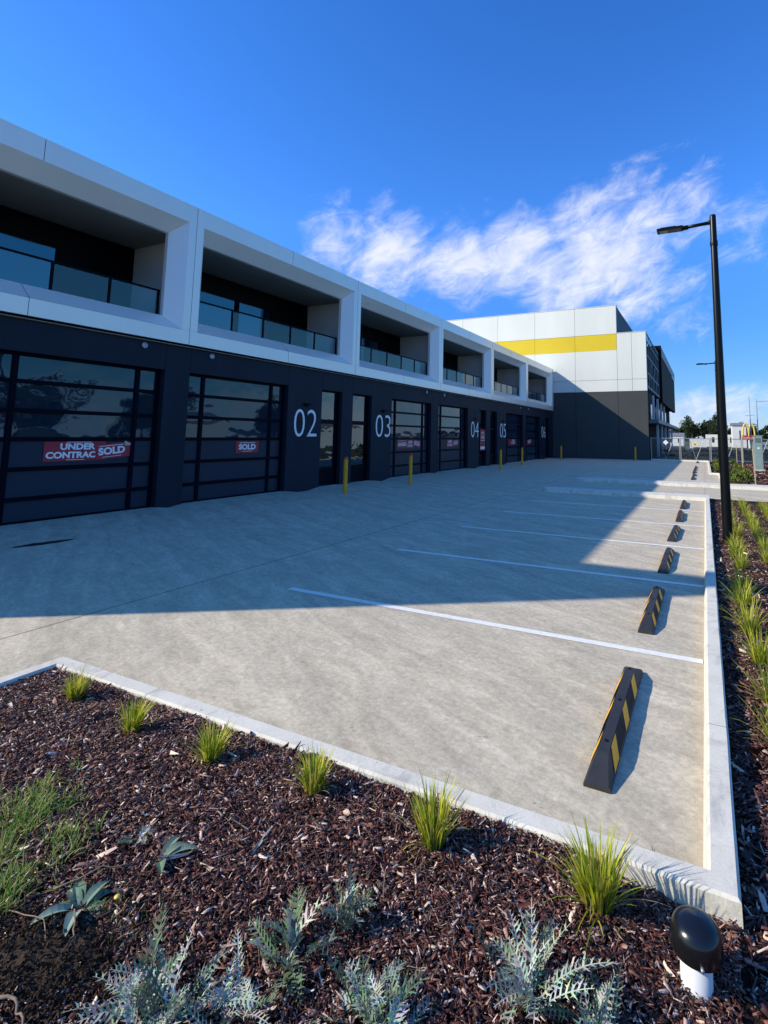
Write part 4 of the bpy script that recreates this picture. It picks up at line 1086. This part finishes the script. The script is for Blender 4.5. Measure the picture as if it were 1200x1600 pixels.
r = empty('fence_notice', (3.89, YF - .05, 1.32), 'square white notice on the mesh fence left of the cabinet', 'sign'); b = MB(); b.box(-.2, .2, -.004, .004, -.22, .22); b.build('board', M['signwhite'], r)
b = MB(); [b.box(-.14, .14, -.0065, -.005, z, z + .02) for z in (-.1, -.03, .04, .11)]; b.build('lettering', M['steel_dark'], r)

# ------------------------------------------------------------------ beyond the fence
def shed(x0, x1, y0, y1, h, rh, lab, mat='house', wins_=0, name='shed', k=1.45):
    if k != 1:
        x0, x1 = .09 + (x0 - .09) * k, .09 + (x1 - .09) * k; y0, y1 = -2.7 + (y0 + 2.7) * k, -2.7 + (y1 + 2.7) * k; h = 2.05 + (h - 2.05) * k; rh *= k
    r = empty(name, (x0, y0, -.1), lab, 'building'); W_, D_ = x1 - x0, y1 - y0
    b = MB(); b.box(0, W_, 0, D_, 0, h); b.build('wall', M[mat], r)
    if rh:
        b = MB(); b.quad((-.2, -.2, h), (W_ + .2, -.2, h), (W_ + .2, D_ / 2, h + rh), (-.2, D_ / 2, h + rh)); b.quad((-.2, D_ + .2, h), (W_ + .2, D_ + .2, h), (W_ + .2, D_ / 2, h + rh), (-.2, D_ / 2, h + rh)); b.quad((-.1, 0, h), (-.1, D_, h), (-.1, D_ / 2, h + rh - .1)); b.quad((W_ + .1, 0, h), (W_ + .1, D_, h), (W_ + .1, D_ / 2, h + rh - .1))
        b.build('roof', M['hroof'] if mat != 'hroof' else M['roof'], r, recalc=False)
    for k in range(wins_):
        xx = W_ * (k + .7) / (wins_ + .4); b = MB(); b.box(xx, xx + W_ * .08, -.04, -.01, h * .35, h * .78); b.build('window', M['joint'], r)
    return r
shed(-1.9, .3, 80, 84, 2.0, 0, 'white box truck body parked behind the fence', 'house', 0, 'white_container')
shed(.2, 4.9, 98, 108, 2.7, 0, 'white flat-roofed building with two small windows behind the fence', 'house', 3)
shed(4.1, 6.0, 92, 97, 4.1, .5, 'white gabled building right of the lamp post', 'house', 1)
shed(6.4, 10.5, 84, 92, 1.2, .4, 'low grey restaurant building under the arches sign', 'fascia', 3)
shed(-6.5, -3.4, 100, 108, 2.4, .6, 'pale shopfront far along past the awning', 'house', 2)
# arches sign
r = empty('arches_sign', (5.55 * 1.6 - .05, 129.6, -1.23), 'tall pylon sign with yellow double arches over a red panel', 'sign')
b = MB(); b.tube([(0, 0, 0), (0, 0, 1.8)], .10, 10); b.build('pole', M['signwhite'], r)
b = MB(); b.box(-.85, .85, -.08, .08, 1.85, 2.45); b.build('red_panel', M['archred'], r, bevel=.03)
b = MB()
for s_ in (-1, 1):
    pts = []
    for k in range(17):
        t = PI * k / 16; pts.append((s_ * .36 + .36 * math.cos(t), -.02, 2.1 + 1.95 * math.sin(t) ** .8))
    b.tube(pts, [.10] * 17, 8)
b.build('arches', M['archyellow'], r, smooth=True)
txt("McDonald's", .22, 'lettering', M['signwhite'], r, Matrix.Translation((0, -.09, 2.02)) @ Matrix.Rotation(PI / 2, 4, 'X'), sx=.95, align='CENTER')
r.scale = (1.6, 1.6, 1.6)
# masts
for x, y, h_, l, arms in ((5.95, 82, 8.0, 'tall thin mast with crossarm behind the arches sign', ((5.3, -.6, .6),)), (6.35, 76, 7.2, 'street light with long arm at the right edge beyond the fence', ((6.9, 0, 1.6),))):
    r = empty('light_mast', (x, y, -.1), l, 'mast'); b = MB(); b.tube([(0, 0, 0), (0, 0, h_)], [.07, .04], 8); b.build('pole', M['galv'], r)
    b = MB(); [b.tube([(a, 0, z), (c, 0, z + .05)], .03, 6) for z, a, c in arms]; b.build('arm', M['galv'], r)

DG = [(.035, .055, .022), (.05, .075, .028), (.022, .038, .018), (.07, .09, .035)]
def crown(mb, c, R3, n, ls, cols=DG, ncl=16):
    cl = []
    for _ in range(ncl):
        v = Vector([random.gauss(0, 1) for _ in range(3)]).normalized() * random.uniform(.25, .85)
        cl.append((Vector((c[0] + v.x * R3[0], c[1] + v.y * R3[1], c[2] + v.z * R3[2])), random.uniform(.28, .5), random.uniform(.55, 1.45)))
    for _ in range(n):
        cc_, q, f = random.choice(cl); v = Vector([random.gauss(0, 1) for _ in range(3)]).normalized() * q * random.random() ** .35
        p = cc_ + Vector((v.x * R3[0], v.y * R3[1], v.z * R3[2]))
        nn_ = Vector([random.gauss(0, 1) for _ in range(3)]).normalized(); t = nn_.orthogonal().normalized(); u = nn_.cross(t); s = ls * random.uniform(.5, 1.4)
        k = [x * f * random.uniform(.7, 1.3) for x in random.choice(cols)]
        i = len(mb.v); mb.v += [tuple(p - t * s), tuple(p - u * s * .6), tuple(p + t * s), tuple(p + u * s * .6)]; mb.c += [k] * 4; mb.f.append((i, i + 1, i + 2, i + 3)); mb.mi.append(0)
def tree(x, y, h, r_, lab, n=2600, ls=.22, grp=None):
    t = empty('tree', (x, y, -.1), lab, 'tree', grp)
    b = MB(); b.tube([(0, 0, 0), (.05 * h * .3, 0, h * .3), (0, .05, h * .6), (.1, 0, h * .8)], [h * .03, h * .022, h * .014, h * .006], 8)
    for k in range(5):
        a = k * 1.3; b.tube([(0, 0, h * (.3 + .06 * k)), (r_ * .35 * math.cos(a), r_ * .35 * math.sin(a), h * (.5 + .05 * k)), (r_ * .6 * math.cos(a), r_ * .6 * math.sin(a), h * (.62 + .05 * k))], [h * .012, h * .008, h * .003], 6)
    b.build('trunk', M['bark'], t, smooth=True)
    b = MB(); crown(b, (0, 0, h * .62), (r_, r_, h * .4), n, ls); b.build('crown', M['foliage'], t, recalc=False); return t
tree(-3.2, 160, 8.2, 3.2, 'dark round tree right of the shopfront, behind the white container')
tree(3.4, 172, 9.6, 3.6, 'dark broad tree behind the white flat-roofed building')
tree(10.2, 160, 6.2, 3.0, 'dark tree just left of the arches sign')
tree(19.5, 152, 7.6, 4.2, 'dark bushy tree right of the arches sign')
tree(-11, 175, 6., 3., 'dark tree hidden partly behind the awning end')
mb = MB()
for k in range(46):
    x = -60 + k * 4.2 + random.uniform(-1.5, 1.5); hgt = 6.0 + 6.0 * math.exp(-((x + 1) / 11) ** 2) + 2.2 * math.exp(-((x - 34) / 14) ** 2) + random.uniform(-.8, .8)
    crown(mb, (x, 290 + random.uniform(-8, 8), hgt * .5), (4.2, 3, hgt * .52), 700, .7, DG, 9)
tag(mb.build('distant_woods', M['foliage'], None, recalc=False), 'dark green wooded rise along the horizon', 'trees', kind='stuff')
mb = MB()
for k in range(60):
    x = -4 + random.random() * 20; y = random.uniform(51.5, 70); crown(mb, (x, y, .35), (1.0, .8, .5), 160, .12, [(.06, .06, .03), (.10, .10, .05), (.035, .04, .025), (.14, .12, .08)], 5)
tag(mb.build('rough_scrub', M['foliage'], None, recalc=False), 'rough low scrub on the ground behind the mesh fence', 'scrub', kind='stuff')
# dark material stacks behind the first fence panel
for k, (x, y, l) in enumerate([(-3.9, 54, 'dark stack of boards behind the fence by the shopfront'), (-1.0, 56.5, 'dark stack of boards behind the yellow diamond sign')]):
    r = empty('board_stack', (x, y, -.1), l, 'stack')
    for q in range(5): b = MB(); b.box(0, 2.2, 0, 1.2, q * .24, q * .24 + .16); b.build('board_layer', M['steel_dark'] if q % 2 else M['twig'], r)

# ------------------------------------------------------------------ opposite side of the street (seen mirrored in the doors)
op = [(16, 12, 5.5, 2.6, 'round tree opposite the units, nearest the driveway'), (21, 19, 6, 2.9, 'round tree opposite the units, second along'), (18, 27, 5.4, 2.6, 'round tree opposite the units, third along'), (24, 34, 6.5, 3.1, 'round tree opposite the units, fourth along'), (20, 43, 6, 2.8, 'round tree opposite the units, fifth along'), (30, 26, 7.5, 3.5, 'larger tree opposite the units, standing farther back'), (27, 52, 7, 3.3, 'round tree opposite the units, farthest along')]
for x, y, h_, r_, l in op: tree(x, y, h_, r_, l, 2200, .17, 'trees opposite the units')
r = shed(26, 34, 60, 72, 2.9, 1.3, 'pale house opposite the units beyond the trees', 'house', 3, 'house', 1)
shed(30, 38, 36, 46, 3.6, 1.5, 'pale single-storey house opposite the units among the trees', 'house', 3, 'house', 1)

# ------------------------------------------------------------------ camera
cd = bpy.data.cameras.new('camera'); cam = bpy.data.objects.new('camera', cd); col.objects.link(cam)
cd.sensor_fit = 'HORIZONTAL'; cd.sensor_width = 36; cd.lens = 24.503; cd.shift_x = -.0899; cd.shift_y = -.17733
cd.clip_start = .05; cd.clip_end = 4000
Rv = Vector((.90202072, .43154123, .01143591)); Uv = Vector((.03861778, -.10704807, .99350359)); Fv = Vector((-.42996196, .89571919, .11322474))
mt = Matrix((( Rv.x, Uv.x, -Fv.x, .08651), (Rv.y, Uv.y, -Fv.y, -2.71797), (Rv.z, Uv.z, -Fv.z, 1.94983), (0, 0, 0, 1)))
cam.matrix_world = mt; scn.camera = cam
scn.view_settings.view_transform = 'Standard'; scn.view_settings.look = 'None'; scn.view_settings.exposure = 0
